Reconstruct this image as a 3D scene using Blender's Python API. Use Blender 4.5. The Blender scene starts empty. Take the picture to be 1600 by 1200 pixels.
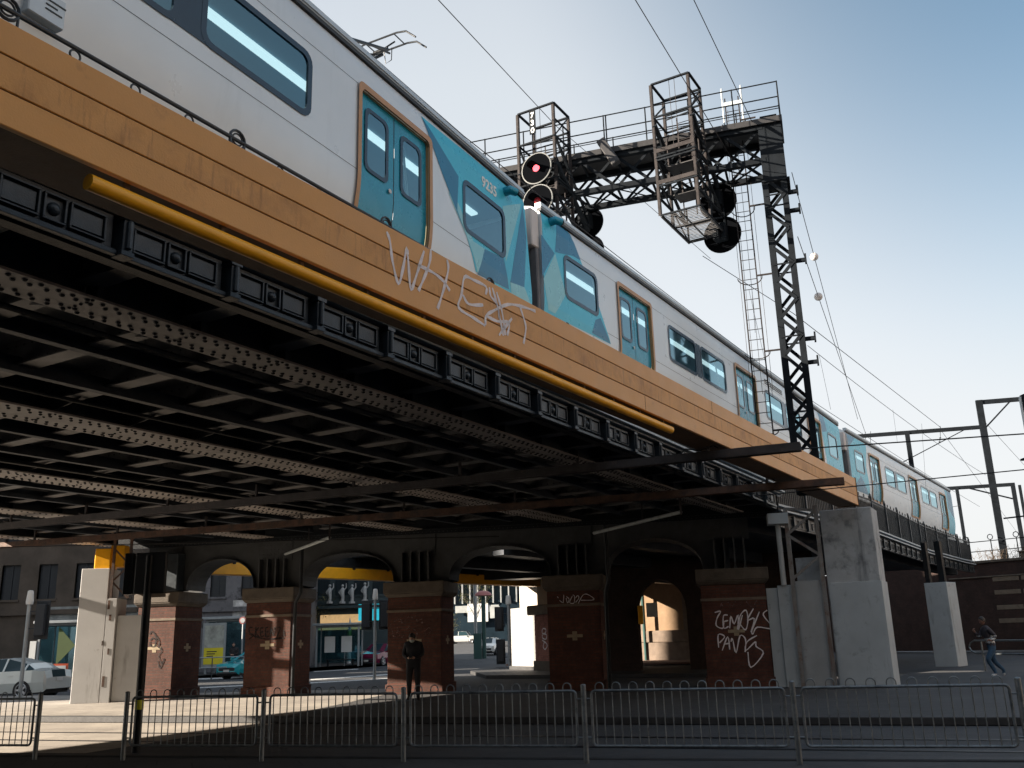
import bpy, bmesh, math, random
from mathutils import Vector, Matrix
R = math.radians
random.seed(7)
sc = bpy.context.scene
COL = sc.collection

# ------------------------------------------------------------------ camera
FPX, PITCH, ROLL, EYE = 1456.0, R(15.35), R(1.68), Vector((0, 0, 1.6))
_f = Vector((0, math.cos(PITCH), math.sin(PITCH)))
_u0 = Vector((1, 0, 0)).cross(_f)
_r = Vector((1, 0, 0)) * math.cos(ROLL) - _u0 * math.sin(ROLL)
_u = _u0 * math.cos(ROLL) + Vector((1, 0, 0)) * math.sin(ROLL)
cd = bpy.data.cameras.new('camera'); cam = bpy.data.objects.new('camera', cd); COL.objects.link(cam)
cam.matrix_world = Matrix(((_r.x, _u.x, -_f.x, EYE.x), (_r.y, _u.y, -_f.y, EYE.y), (_r.z, _u.z, -_f.z, EYE.z), (0, 0, 0, 1)))
cd.sensor_width = 36; cd.lens = FPX / 1600 * 36; cd.clip_start = .1; cd.clip_end = 3000
sc.camera = cam

# ------------------------------------------------------------------ light
SUN_AZ, SUN_EL = R(262), R(19)
wd = bpy.data.worlds.new('World'); sc.world = wd; wd.use_nodes = True
nt = wd.node_tree; bg = nt.nodes['Background']
sky = nt.nodes.new('ShaderNodeTexSky'); sky.sky_type = 'NISHITA'; sky.sun_disc = False
sky.sun_elevation = SUN_EL; sky.sun_rotation = SUN_AZ; sky.air_density = 1.1; sky.dust_density = 2.5; sky.ozone_density = 1.5
hs = nt.nodes.new('ShaderNodeHueSaturation'); hs.inputs['Saturation'].default_value = 1.05; hs.inputs['Value'].default_value = .34; hs.inputs['Hue'].default_value = .487
nt.links.new(sky.outputs[0], hs.inputs['Color']); 
# pale winter haze near the horizon, deeper blue high up in the south
tcw = nt.nodes.new('ShaderNodeTexCoord'); sx = nt.nodes.new('ShaderNodeSeparateXYZ'); nt.links.new(tcw.outputs['Generated'], sx.inputs[0])
hz = nt.nodes.new('ShaderNodeValToRGB'); els = hz.color_ramp.elements
els[0].position = 0.0; els[0].color = (1.54, 1.54, 1.53, 1); els[1].position = 1.0; els[1].color = (.62, .80, 1.05, 1)
for p_, c_ in ((.12, (1.54, 1.56, 1.57)), (.30, (1.43, 1.50, 1.57)), (.55, (1.24, 1.33, 1.42)), (.75, (.95, 1.05, 1.2))):
    e_ = els.new(p_); e_.color = (*c_, 1)
nt.links.new(sx.outputs[2], hz.inputs[0])
dp = nt.nodes.new('ShaderNodeVectorMath'); dp.operation = 'DOT_PRODUCT'; dp.inputs[1].default_value = (.52, .54, .66)
nt.links.new(tcw.outputs['Generated'], dp.inputs[0])
dm = nt.nodes.new('ShaderNodeMapRange'); dm.interpolation_type = 'SMOOTHSTEP'; dm.inputs[1].default_value = .82; dm.inputs[2].default_value = 1.01; dm.inputs[3].default_value = .95; dm.inputs[4].default_value = .0
nt.links.new(dp.outputs['Value'], dm.inputs[0])
mxw = nt.nodes.new('ShaderNodeMix'); mxw.data_type = 'RGBA'
nt.links.new(dm.outputs[0], mxw.inputs[0]); nt.links.new(hs.outputs[0], mxw.inputs[6]); nt.links.new(hz.outputs[0], mxw.inputs[7]); nt.links.new(mxw.outputs[2], bg.inputs[0]); bg.inputs[1].default_value = .15
sl = bpy.data.lights.new('sun', 'SUN'); sl.energy = 5.0; sl.angle = R(.5); sl.color = (1, .86, .70)
so = bpy.data.objects.new('sun', sl); COL.objects.link(so)
sd = Vector((math.sin(SUN_AZ) * math.cos(SUN_EL), math.cos(SUN_AZ) * math.cos(SUN_EL), math.sin(SUN_EL)))
so.rotation_euler = sd.to_track_quat('Z', 'Y').to_euler(); so.location = sd * 60
sc.view_settings.view_transform = 'Standard'; sc.view_settings.look = 'None'
sc.view_settings.exposure = 2.0; sc.view_settings.gamma = 1.0
sc.render.engine = 'CYCLES'
cy = sc.cycles
cy.use_denoising = True; cy.max_bounces = 7; cy.diffuse_bounces = 4; cy.glossy_bounces = 3
cy.transmission_bounces = 4; cy.transparent_max_bounces = 8; cy.caustics_reflective = False; cy.caustics_refractive = False
cy.sample_clamp_indirect = 6

# ------------------------------------------------------------------ frames
def ray(x, y):
    return ((x - 800) / FPX * _r - (y - 600) / FPX * _u + _f)
def at(x, y, z=0.0):
    d = ray(x, y); return EYE + d * ((z - EYE.z) / d.z)
class Frame:
    def __init__(s, o, az, left=True):
        a = R(az); s.o = Vector((o[0], o[1], 0)); s.az = az
        s.U = Vector((math.sin(a), math.cos(a), 0))
        s.W = Vector((-math.cos(a), math.sin(a), 0)) if left else Vector((math.cos(a), -math.sin(a), 0))
    def p(s, u, w, z): return s.o + s.U * u + s.W * w + Vector((0, 0, z))
    def hit(s, x, y, w=0.0):
        d = ray(x, y); o = EYE - s.o; t = (w - o.dot(s.W)) / d.dot(s.W); q = o + d * t
        return q.dot(s.U), q.z
    def uw(s, P): q = P - s.o; return q.dot(s.U), q.dot(s.W)
WORLD = Frame((0, 0), 90)              # u = x, w = y
BR = Frame((0, 0), 30.2)               # bridge: u along, w to the left (under the deck)
FA = Frame((0, 0), 31.92)              # protection beam
PR = Frame((7.0, 27.04), -79, False)   # pier row: u to the left, w away from the camera
GA = Frame((8.37, 25.35), -72, False)  # signal gantry
ST = Frame((0, 0), -70, False)         # street: u to the left, w away

# ------------------------------------------------------------------ materials
_M = {}
def nodes(name):
    m = bpy.data.materials.new(name); m.use_nodes = True
    t = m.node_tree; b = t.nodes['Principled BSDF']; _M[name] = m
    return m, t, b
def _noise(t, scale, detail=4, rough=.6, vec=None):
    n = t.nodes.new('ShaderNodeTexNoise'); n.inputs['Scale'].default_value = scale
    n.inputs['Detail'].default_value = detail; n.inputs['Roughness'].default_value = rough
    if vec is None:
        tc = t.nodes.new('ShaderNodeTexCoord'); vec = tc.outputs['Object']
    t.links.new(vec, n.inputs['Vector']); return n
def _ramp(t, src, a, b, c0, c1):
    r = t.nodes.new('ShaderNodeValToRGB'); e = r.color_ramp.elements
    e[0].position = a; e[1].position = b; e[0].color = (*c0, 1); e[1].color = (*c1, 1)
    t.links.new(src, r.inputs[0]); return r
def _mix(t, fac, a, b, mode='MIX'):
    m = t.nodes.new('ShaderNodeMix'); m.data_type = 'RGBA'; m.blend_type = mode
    for i, v in ((0, fac), (6, a), (7, b)):
        if hasattr(v, 'links'): t.links.new(v, m.inputs[i])
        elif isinstance(v, (int, float)): m.inputs[i].default_value = v
        else: m.inputs[i].default_value = (*v, 1)
    return m.outputs[2]
def mat(name, col, rough=.5, metal=0.0, var=.12, scale=2.5, bump=.0, bscale=40, dirt=None, emit=None, streak=None, coat=0):
    """painted or raw surface: mottled colour, optional dirt (colour, scale, from, to), vertical streaks, bump"""
    if name in _M: return _M[name]
    m, t, b = nodes(name)
    n = _noise(t, scale)
    c = _ramp(t, n.outputs[0], .3, .7, tuple(max(0, x * (1 - var)) for x in col), tuple(min(1, x * (1 + var)) for x in col)).outputs[0]
    if dirt:
        dn = _noise(t, dirt[1], 7, .7); f = _ramp(t, dn.outputs[0], dirt[2], dirt[3], (0, 0, 0), (1, 1, 1))
        c = _mix(t, f.outputs[0], c, dirt[0])
    if streak:
        tc = t.nodes.new('ShaderNodeTexCoord'); mp = t.nodes.new('ShaderNodeMapping')
        mp.inputs['Scale'].default_value = (streak[1], streak[1], streak[1] * .14); t.links.new(tc.outputs['Object'], mp.inputs[0])
        sn = _noise(t, 1, 5, .65, mp.outputs[0]); f = _ramp(t, sn.outputs[0], streak[2], streak[3], (0, 0, 0), (1, 1, 1))
        c = _mix(t, f.outputs[0], c, streak[0])
    t.links.new(c, b.inputs['Base Color'])
    b.inputs['Metallic'].default_value = metal
    rr = _noise(t, scale * 3); mr = t.nodes.new('ShaderNodeMapRange')
    mr.inputs['To Min'].default_value = max(.02, rough - .12); mr.inputs['To Max'].default_value = min(1, rough + .12)
    t.links.new(rr.outputs[0], mr.inputs[0]); t.links.new(mr.outputs[0], b.inputs['Roughness'])
    if coat: b.inputs['Coat Weight'].default_value = coat
    if bump:
        bn = _noise(t, bscale, 5); bp = t.nodes.new('ShaderNodeBump'); bp.inputs['Strength'].default_value = bump
        bp.inputs['Distance'].default_value = .02
        t.links.new(bn.outputs[0], bp.inputs['Height']); t.links.new(bp.outputs[0], b.inputs['Normal'])
    if emit:
        b.inputs['Emission Color'].default_value = (*emit[0], 1); b.inputs['Emission Strength'].default_value = emit[1]
    return m
def pavers(name, c1, c2, joint, w, h, az):
    m, t, b = nodes(name); tc = t.nodes.new('ShaderNodeTexCoord'); mp = t.nodes.new('ShaderNodeMapping'); mp.inputs['Rotation'].default_value = (0, 0, R(az))
    t.links.new(tc.outputs['Object'], mp.inputs[0]); bt = t.nodes.new('ShaderNodeTexBrick'); t.links.new(mp.outputs[0], bt.inputs[0])
    bt.inputs['Color1'].default_value = (*c1, 1); bt.inputs['Color2'].default_value = (*c2, 1); bt.inputs['Mortar'].default_value = (*joint, 1)
    bt.inputs['Scale'].default_value = 1; bt.inputs['Mortar Size'].default_value = .012; bt.inputs['Brick Width'].default_value = w; bt.inputs['Row Height'].default_value = h
    n = _noise(t, .55, 7, .7); f = _ramp(t, n.outputs[0], .35, .72, (1.1, 1.1, 1.1), (.62, .62, .64)); c = _mix(t, 1.0, bt.outputs[0], f.outputs[0], 'MULTIPLY')
    n2 = _noise(t, 11, 5, .7); f2 = _ramp(t, n2.outputs[0], .3, .75, (.85, .85, .85), (1.15, 1.15, 1.15)); c = _mix(t, 1.0, c, f2.outputs[0], 'MULTIPLY')
    sp_ = _noise(t, 3.2, 2, .5); f3 = _ramp(t, sp_.outputs[0], .74, .77, (1, 1, 1), (.45, .45, .45)); c = _mix(t, 1.0, c, f3.outputs[0], 'MULTIPLY')
    t.links.new(c, b.inputs['Base Color']); b.inputs['Roughness'].default_value = .8
    bp = t.nodes.new('ShaderNodeBump'); bp.inputs['Strength'].default_value = .4; bp.inputs['Distance'].default_value = .01; t.links.new(n2.outputs[0], bp.inputs['Height']); t.links.new(bp.outputs[0], b.inputs['Normal'])
    return m
def spray(name, col, lo=.36, hi=.52, scale=26):
    m = mat(name, col, .85, 0, .12, 12); t = m.node_tree; b = t.nodes['Principled BSDF']; out = t.nodes['Material Output']
    n = _noise(t, scale, 6, .75); r = _ramp(t, n.outputs[0], lo, hi, (0, 0, 0), (1, 1, 1))
    tr = t.nodes.new('ShaderNodeBsdfTransparent'); ms = t.nodes.new('ShaderNodeMixShader')
    t.links.new(r.outputs[0], ms.inputs[0]); t.links.new(tr.outputs[0], ms.inputs[1]); t.links.new(b.outputs[0], ms.inputs[2]); t.links.new(ms.outputs[0], out.inputs[0])
    return m
def glass(name, col, alpha=.35, rough=.05):
    if name in _M: return _M[name]
    m, t, b = nodes(name)
    t.nodes.remove(b); out = t.nodes['Material Output']
    tr = t.nodes.new('ShaderNodeBsdfTransparent'); tr.inputs[0].default_value = (*col, 1)
    gl = t.nodes.new('ShaderNodeBsdfGlossy'); gl.inputs['Roughness'].default_value = rough; gl.inputs[0].default_value = (.65, .92, 1, 1)
    ge = t.nodes.new('ShaderNodeNewGeometry'); dt = t.nodes.new('ShaderNodeVectorMath'); dt.operation = 'DOT_PRODUCT'
    t.links.new(ge.outputs['Normal'], dt.inputs[0]); t.links.new(ge.outputs['Incoming'], dt.inputs[1])
    ab = t.nodes.new('ShaderNodeMath'); ab.operation = 'ABSOLUTE'; t.links.new(dt.outputs['Value'], ab.inputs[0])
    om = t.nodes.new('ShaderNodeMath'); om.operation = 'SUBTRACT'; om.inputs[0].default_value = 1; t.links.new(ab.outputs[0], om.inputs[1])
    pw = t.nodes.new('ShaderNodeMath'); pw.operation = 'POWER'; pw.inputs[1].default_value = 4; t.links.new(om.outputs[0], pw.inputs[0]); fr = pw
    mx = t.nodes.new('ShaderNodeMath'); mx.operation = 'ADD'; mx.inputs[1].default_value = alpha; mx.use_clamp = True
    t.links.new(fr.outputs[0], mx.inputs[0])
    ms = t.nodes.new('ShaderNodeMixShader'); t.links.new(mx.outputs[0], ms.inputs[0])
    t.links.new(tr.outputs[0], ms.inputs[1]); t.links.new(gl.outputs[0], ms.inputs[2]); t.links.new(ms.outputs[0], out.inputs[0])
    return m
def brick(name, az, c1, c2, mortar, sx=1.0, bw=.24, bh=.086):
    if name in _M: return _M[name]
    m, t, b = nodes(name)
    tc = t.nodes.new('ShaderNodeTexCoord'); a = R(az)
    d = t.nodes.new('ShaderNodeVectorMath'); d.operation = 'DOT_PRODUCT'
    d.inputs[1].default_value = (math.sin(a) + math.cos(a), math.cos(a) - math.sin(a), 0)
    t.links.new(tc.outputs['Object'], d.inputs[0])
    sp = t.nodes.new('ShaderNodeSeparateXYZ'); t.links.new(tc.outputs['Object'], sp.inputs[0])
    cb = t.nodes.new('ShaderNodeCombineXYZ'); t.links.new(d.outputs['Value'], cb.inputs[0]); t.links.new(sp.outputs[2], cb.inputs[1])
    bt = t.nodes.new('ShaderNodeTexBrick'); t.links.new(cb.outputs[0], bt.inputs[0])
    bt.inputs['Color1'].default_value = (*c1, 1); bt.inputs['Color2'].default_value = (*c2, 1); bt.inputs['Mortar'].default_value = (*mortar, 1)
    bt.inputs['Scale'].default_value = 1; bt.inputs['Mortar Size'].default_value = .008; bt.inputs['Mortar Smooth'].default_value = .2
    bt.inputs['Brick Width'].default_value = bw; bt.inputs['Row Height'].default_value = bh; bt.inputs['Bias'].default_value = -.2
    n = _noise(t, 1.6, 6, .7)
    f = _ramp(t, n.outputs[0], .42, .68, (0, 0, 0), (1, 1, 1))
    c = _mix(t, f.outputs[0], bt.outputs[0], tuple(x * .45 for x in c1))
    n2 = _noise(t, 9, 4, .7); f2 = _ramp(t, n2.outputs[0], .3, .7, (.7, .7, .7), (1.25, 1.2, 1.15))
    c = _mix(t, 1.0, c, f2.outputs[0], 'MULTIPLY')
    t.links.new(c, b.inputs['Base Color']); b.inputs['Roughness'].default_value = .85
    bp = t.nodes.new('ShaderNodeBump'); bp.inputs['Strength'].default_value = .5; bp.inputs['Distance'].default_value = .012; bp.invert = True
    t.links.new(bt.outputs['Fac'], bp.inputs['Height']); t.links.new(bp.outputs[0], b.inputs['Normal'])
    return m

# ------------------------------------------------------------------ mesh builder
class MB:
    def __init__(s, fr=WORLD): s.v = []; s.f = []; s.fr = fr
    def add(s, vs, fs):
        b = len(s.v); s.v += [Vector(v) for v in vs]; s.f += [tuple(b + i for i in f) for f in fs]; return s
    def box(s, u0, u1, w0, w1, z0, z1):
        P = s.fr.p
        return s.add([P(u0, w0, z0), P(u1, w0, z0), P(u1, w1, z0), P(u0, w1, z0), P(u0, w0, z1), P(u1, w0, z1), P(u1, w1, z1), P(u0, w1, z1)],
                     [(0, 3, 2, 1), (4, 5, 6, 7), (0, 1, 5, 4), (1, 2, 6, 5), (2, 3, 7, 6), (3, 0, 4, 7)])
    def frustum(s, u0, u1, w0, w1, z0, z1, e):
        """box whose top is inset by e (negative: flared)"""
        P = s.fr.p
        return s.add([P(u0, w0, z0), P(u1, w0, z0), P(u1, w1, z0), P(u0, w1, z0), P(u0 + e, w0 + e, z1), P(u1 - e, w0 + e, z1), P(u1 - e, w1 - e, z1), P(u0 + e, w1 - e, z1)],
                     [(0, 3, 2, 1), (4, 5, 6, 7), (0, 1, 5, 4), (1, 2, 6, 5), (2, 3, 7, 6), (3, 0, 4, 7)])
    def bar(s, a, b, w, h=None, up=Vector((0, 0, 1))):
        a = Vector(a); b = Vector(b); h = h or w; d = (b - a).normalized()
        x = d.cross(up)
        if x.length < 1e-3: x = d.cross(Vector((0, 1, 0)))
        x.normalize(); y = x.cross(d)
        q = []
        for c in (a, b):
            for i, j in ((-1, -1), (1, -1), (1, 1), (-1, 1)): q.append(c + x * w / 2 * i + y * h / 2 * j)
        return s.add(q, [(0, 3, 2, 1), (4, 5, 6, 7), (0, 1, 5, 4), (1, 2, 6, 5), (2, 3, 7, 6), (3, 0, 4, 7)])
    def angle(s, a, b, w, t=.012, up=Vector((0, 0, 1))):
        """L-section steel"""
        a = Vector(a); b = Vector(b); d = (b - a).normalized(); x = d.cross(up)
        if x.length < 1e-3: x = d.cross(Vector((0, 1, 0)))
        x.normalize(); y = x.cross(d)
        s.bar(a + y * w / 2, b + y * w / 2, t, w, up); s.bar(a + x * (w / 2 + t / 2), b + x * (w / 2 + t / 2), w, t, up)
        return s
    def tube(s, pts, r, n=8, caps=True):
        pts = [Vector(p) for p in pts]; rs = r if isinstance(r, (list, tuple)) else [r] * len(pts)
        rings = []; ref = None
        for i, p in enumerate(pts):
            d = ((pts[i + 1] - p) if i == 0 else (p - pts[i - 1]) if i == len(pts) - 1 else (pts[i + 1] - pts[i - 1]))
            if d.length < 1e-9: d = Vector((0, 0, 1))
            d.normalize()
            if ref is None:
                ref = d.cross(Vector((0, 0, 1)));
                if ref.length < 1e-3: ref = d.cross(Vector((0, 1, 0)))
            x = (ref - d * ref.dot(d)); x.normalize(); ref = x; y = d.cross(x)
            rings.append([p + (x * math.cos(2 * math.pi * k / n) + y * math.sin(2 * math.pi * k / n)) * rs[i] for k in range(n)])
        b = len(s.v)
        for q in rings: s.v += q
        for i in range(len(pts) - 1):
            for k in range(n): s.f.append((b + i * n + k, b + i * n + (k + 1) % n, b + (i + 1) * n + (k + 1) % n, b + (i + 1) * n + k))
        if caps: s.f.append(tuple(b + k for k in range(n))[::-1]); s.f.append(tuple(b + (len(pts) - 1) * n + k for k in range(n)))
        return s
    def prism(s, poly, w0, w1):
        """polygon in (u, z) extruded between w0 and w1"""
        n = len(poly); P = s.fr.p
        vs = [P(u, w0, z) for u, z in poly] + [P(u, w1, z) for u, z in poly]
        fs = [tuple(range(n)), tuple(range(2 * n - 1, n - 1, -1))] + [(i, n + i, n + (i + 1) % n, (i + 1) % n) for i in range(n)]
        return s.add(vs, fs)
    def slab(s, poly, z0, z1):
        n = len(poly); vs = [Vector((x, y, z0)) for x, y in poly] + [Vector((x, y, z1)) for x, y in poly]
        return s.add(vs, [tuple(range(n)), tuple(range(2 * n - 1, n - 1, -1))] + [(i, n + i, n + (i + 1) % n, (i + 1) % n) for i in range(n)])
    def disc(s, c, nrm, r, t=.02, n=24, cone=0.0):
        nrm = Vector(nrm).normalized(); x = nrm.cross(Vector((0, 0, 1)))
        if x.length < 1e-3: x = Vector((1, 0, 0))
        x.normalize(); y = nrm.cross(x); c = Vector(c)
        a = [c + (x * math.cos(2 * math.pi * k / n) + y * math.sin(2 * math.pi * k / n)) * r for k in range(n)]
        b2 = [p + nrm * t for p in a]
        return s.add(a + b2, [tuple(range(n))[::-1], tuple(range(n, 2 * n))] + [(i, (i + 1) % n, n + (i + 1) % n, n + i) for i in range(n)])
    def dome(s, c, nrm, r, h, n=8, m=3):
        nrm = Vector(nrm).normalized(); x = nrm.cross(Vector((0, 0, 1)))
        if x.length < 1e-3: x = Vector((1, 0, 0))
        x.normalize(); y = nrm.cross(x); c = Vector(c); b = len(s.v)
        for j in range(m):
            a = j / m * math.pi / 2
            for k in range(n):
                th = 2 * math.pi * k / n; s.v.append(c + (x * math.cos(th) + y * math.sin(th)) * r * math.cos(a) + nrm * h * math.sin(a))
        s.v.append(c + nrm * h)
        for j in range(m - 1):
            for k in range(n): s.f.append((b + j * n + k, b + j * n + (k + 1) % n, b + (j + 1) * n + (k + 1) % n, b + (j + 1) * n + k))
        for k in range(n): s.f.append((b + (m - 1) * n + k, b + (m - 1) * n + (k + 1) % n, b + m * n))
        return s
    def ball(s, c, r, n=12, m=8, sc=(1, 1, 1)):
        b = len(s.v); c = Vector(c)
        for j in range(1, m):
            a = math.pi * j / m
            for k in range(n):
                th = 2 * math.pi * k / n; s.v.append(c + Vector((math.sin(a) * math.cos(th) * sc[0], math.sin(a) * math.sin(th) * sc[1], math.cos(a) * sc[2])) * r)
        s.v += [c + Vector((0, 0, r * sc[2])), c - Vector((0, 0, r * sc[2]))]
        for j in range(m - 2):
            for k in range(n): s.f.append((b + j * n + k, b + (j + 1) * n + k, b + (j + 1) * n + (k + 1) % n, b + j * n + (k + 1) % n))
        T = b + (m - 1) * n
        for k in range(n): s.f.append((T, b + k, b + (k + 1) % n)); s.f.append((T + 1, b + (m - 2) * n + (k + 1) % n, b + (m - 2) * n + k))
        return s
    def build(s, name, mt, parent=None, smooth=False, bevel=0.0, kind=None, extra=None, weld=False):
        nf = len(s.f)
        if extra: s.add(extra[0].v, extra[0].f)
        if parent is not None: o0 = Vector(parent['_o'])
        else:
            xs = [v.x for v in s.v]; ys = [v.y for v in s.v]; o0 = Vector(((min(xs) + max(xs)) / 2, (min(ys) + max(ys)) / 2, min(v.z for v in s.v)))
        me = bpy.data.meshes.new(name); me.from_pydata([v - o0 for v in s.v], [], s.f)
        me.materials.append(mt)
        if extra:
            me.materials.append(extra[1])
            for i, q_ in enumerate(me.polygons): q_.material_index = 1 if i >= nf else 0
        bm = bmesh.new(); bm.from_mesh(me)
        if weld: bmesh.ops.remove_doubles(bm, verts=bm.verts, dist=.0005)
        bmesh.ops.recalc_face_normals(bm, faces=bm.faces); bm.to_mesh(me); bm.free()
        ob = bpy.data.objects.new(name, me); COL.objects.link(ob); ob['_o'] = tuple(o0)
        if parent is not None:
            ob.parent = parent
        else: ob.location = o0
        if smooth:
            for p in me.polygons: p.use_smooth = True
            try: me.set_sharp_from_angle(angle=R(40))
            except Exception: pass
        if bevel:
            md = ob.modifiers.new('bevel', 'BEVEL'); md.width = bevel; md.segments = 1; md.limit_method = 'ANGLE'
        if kind: ob['kind'] = kind
        return ob
def tag(o, label, cat, group=None):
    o['label'] = label; o['category'] = cat
    if group: o['group'] = group
    return o
def thing(name, label, cat, o, group=None):
    e = bpy.data.objects.new(name, None); COL.objects.link(e); e.location = Vector(o); e['_o'] = tuple(Vector(o)); e.empty_display_size = .3
    return tag(e, label, cat, group)
def lab(o, label): o['label'] = label; return o
def rrect(u0, u1, z0, z1, r, n=4):
    out = []
    for cx, cz, a0 in ((u1 - r, z1 - r, 0), (u0 + r, z1 - r, 90), (u0 + r, z0 + r, 180), (u1 - r, z0 + r, 270)):
        for k in range(n + 1):
            a = R(a0 + 90 * k / n); out.append((cx + r * math.cos(a), cz + r * math.sin(a)))
    return out
def densify(poly, step=.25):
    out = []
    for i, p in enumerate(poly):
        q = poly[(i + 1) % len(poly)]; L = math.hypot(q[0] - p[0], q[1] - p[1]); n = max(1, int(L / step))
        for k in range(n): out.append((p[0] + (q[0] - p[0]) * k / n, p[1] + (q[1] - p[1]) * k / n))
    return out
def strokes(name, mt, parent, fr, w, lists, conv, r=.012, kind_w=None):
    """painted lines: flat ribbons lying on the plane w of a frame; conv maps picture points to the wall"""
    mb = MB(fr)
    for st in lists:
        pts = [fr.hit(*conv(*p), w) for p in st]
        sm = []
        for i in range(len(pts) - 1):   # catmull-rom
            p0 = pts[max(i - 1, 0)]; p1 = pts[i]; p2 = pts[i + 1]; p3 = pts[min(i + 2, len(pts) - 1)]
            for k in range(4):
                t = k / 4
                sm.append(tuple(.5 * ((2 * p1[j]) + (-p0[j] + p2[j]) * t + (2 * p0[j] - 5 * p1[j] + 4 * p2[j] - p3[j]) * t * t + (-p0[j] + 3 * p1[j] - 3 * p2[j] + p3[j]) * t ** 3) for j in (0, 1)))
        sm.append(pts[-1])
        n = len(sm); vs = []
        for i, (u, z) in enumerate(sm):
            a = sm[max(i - 1, 0)]; b = sm[min(i + 1, n - 1)]; L = math.hypot(b[0] - a[0], b[1] - a[1]) or 1e-6
            nx, nz = -(b[1] - a[1]) / L, (b[0] - a[0]) / L; k = r * (.75 + .5 * math.sin(i * .7) ** 2)
            vs += [fr.p(u + nx * k, w, z + nz * k), fr.p(u - nx * k, w, z - nz * k)]
        mb.add(vs, [(2 * i, 2 * i + 1, 2 * i + 3, 2 * i + 2) for i in range(n - 1)])
    return mb.build(name, mt, parent)
def text(s, name, mt, parent, origin, xdir, size, zdir=Vector((0, 0, 1)), align='LEFT', ext=.002, bold=0.0):
    cu = bpy.data.curves.new(name, 'FONT'); cu.body = s; cu.size = size; cu.extrude = ext; cu.align_x = align; cu.resolution_u = 3; cu.offset = bold
    t = bpy.data.objects.new(name, cu); COL.objects.link(t); bpy.context.view_layer.update()
    me = bpy.data.meshes.new_from_object(t.evaluated_get(bpy.context.evaluated_depsgraph_get()))
    bpy.data.objects.remove(t)
    x = Vector(xdir).normalized(); z = Vector(zdir).normalized(); n = x.cross(z)
    M = Matrix(((x.x, z.x, n.x, origin[0]), (x.y, z.y, n.y, origin[1]), (x.z, z.z, n.z, origin[2]), (0, 0, 0, 1)))
    me.transform(M); me.transform(Matrix.Translation(-Vector(parent['_o']) if parent is not None else Vector((0, 0, 0))))
    me.materials.clear(); me.materials.append(mt); me.name = name
    ob = bpy.data.objects.new(name, me); COL.objects.link(ob)
    if parent is not None: ob.parent = parent
    return ob
Z = Vector((0, 0, 1))
# ------------------------------------------------------------------ palette
mOrange = mat('orange_paint', (.70, .335, .078), .42, 0, .06, 1.4, .12, 60, dirt=((.36, .155, .035), 3.2, .60, .90))
mOrangeRusty = mat('weathered_orange_paint', (.68, .33, .085), .5, 0, .08, 2.5, .15, 60, dirt=((.40, .17, .03), 1.3, .46, .74), streak=((.24, .095, .02), 14, .54, .86))
mYellow = mat('yellow_paint', (.92, .44, .012), .35, 0, .08, 4, .05, 50, dirt=((.35, .16, .02), 5, .66, .85))
mSoffit = mat('dark_orange_brown', (.085, .042, .016), .6, 0, .25, 3, .2, 50)  # dark orange brown for the beam's underside, joints and hangers
mIron = mat('black_painted_iron', (.016, .019, .023), .38, .15, .25, 4, .25, 55, dirt=((.06, .07, .08), 7, .6, .8))
mIronBlue = mat('blue_black_cast_iron', (.026, .035, .044), .34, .15, .25, 5, .22, 70, dirt=((.05, .058, .064), 9, .58, .8))
mGirder = mat('dark_girder_paint', (.036, .044, .056), .5, .1, .3, 2, .2, 30)
mFlange = mat('grey_flange_paint', (.31, .285, .27), .48, .1, .2, 1.5, .12, 50, dirt=((.10, .085, .08), 1.4, .52, .76), streak=((.12, .10, .09), 3, .58, .8))
mCross = mat('dull_cross_girder_paint', (.135, .135, .142), .5, .1, .3, 1.1, .12, 40, dirt=((.03, .028, .03), 1.2, .46, .66))
mRivet = mat('rivet_paint', (.02, .02, .023), .45, .2, .1)
mLedge = mat('pale_ledge_paint', (.34, .40, .45), .4, .1, .15, 3, .1, 60, streak=((.1, .1, .11), 6, .55, .8))
mRust = mat('rusty_brown_steel', (.095, .052, .036), .7, .2, .35, 5, .35, 60, dirt=((.035, .028, .027), 3, .48, .66))
mDarkSteel = mat('dark_rolled_steel', (.045, .04, .042), .45, .3, .3, 4, .2, 60, dirt=((.11, .08, .07), 5, .58, .75))
mConcrete = mat('stained_concrete', (.46, .49, .51), .8, 0, .14, 2.2, .3, 40, dirt=((.05, .06, .07), 1.5, .54, .78), streak=((.06, .07, .08), 2.0, .56, .76))
mBoard = mat('grey_painted_board', (.46, .51, .54), .55, 0, .10, 1.2, .10, 30, dirt=((.12, .13, .14), 2.2, .58, .80), streak=((.10, .105, .11), 3, .60, .82))
mWhiteBoard = mat('pale_steel_board', (.52, .525, .53), .5, 0, .08, 1.2, .10, 30, dirt=((.12, .11, .10), 3.5, .64, .76), streak=((.2, .19, .18), 3, .60, .8))
mAsphalt = mat('asphalt', (.042, .045, .050), .80, 0, .22, .8, .5, 90, dirt=((.052, .053, .055), .35, .45, .7))
mDarkPave = pavers('dark_shaded_paving', (.045, .047, .050), (.055, .056, .058), (.022, .023, .025), .9, .6, -20)  # dark copy of the paving, shade put into its colour
mTramSunlit = pavers('pale_sunlit_tramway', (.38, .345, .30), (.35, .32, .28), (.12, .11, .10), 6.0, 3.05, 20.5)  # pale slab colour carries the sunlight on the road
mPaveSunlit = pavers('pale_sunlit_paving', (.36, .33, .29), (.32, .295, .26), (.12, .11, .10), 1.0, .6, 20.5)  # pale copy of the paving, sunlight put into its colour
mArch = mat('grey_black_trestle_paint', (.040, .044, .048), .6, 0, .25, 3, .2, 50)
mKerb = mat('bluestone_kerb', (.035, .036, .038), .7, 0, .25, 4, .3, 60)
mLine = mat('road_marking_white', (.62, .62, .60), .7, 0, .15, 5, dirt=((.12, .12, .12), 6, .5, .62))
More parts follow.
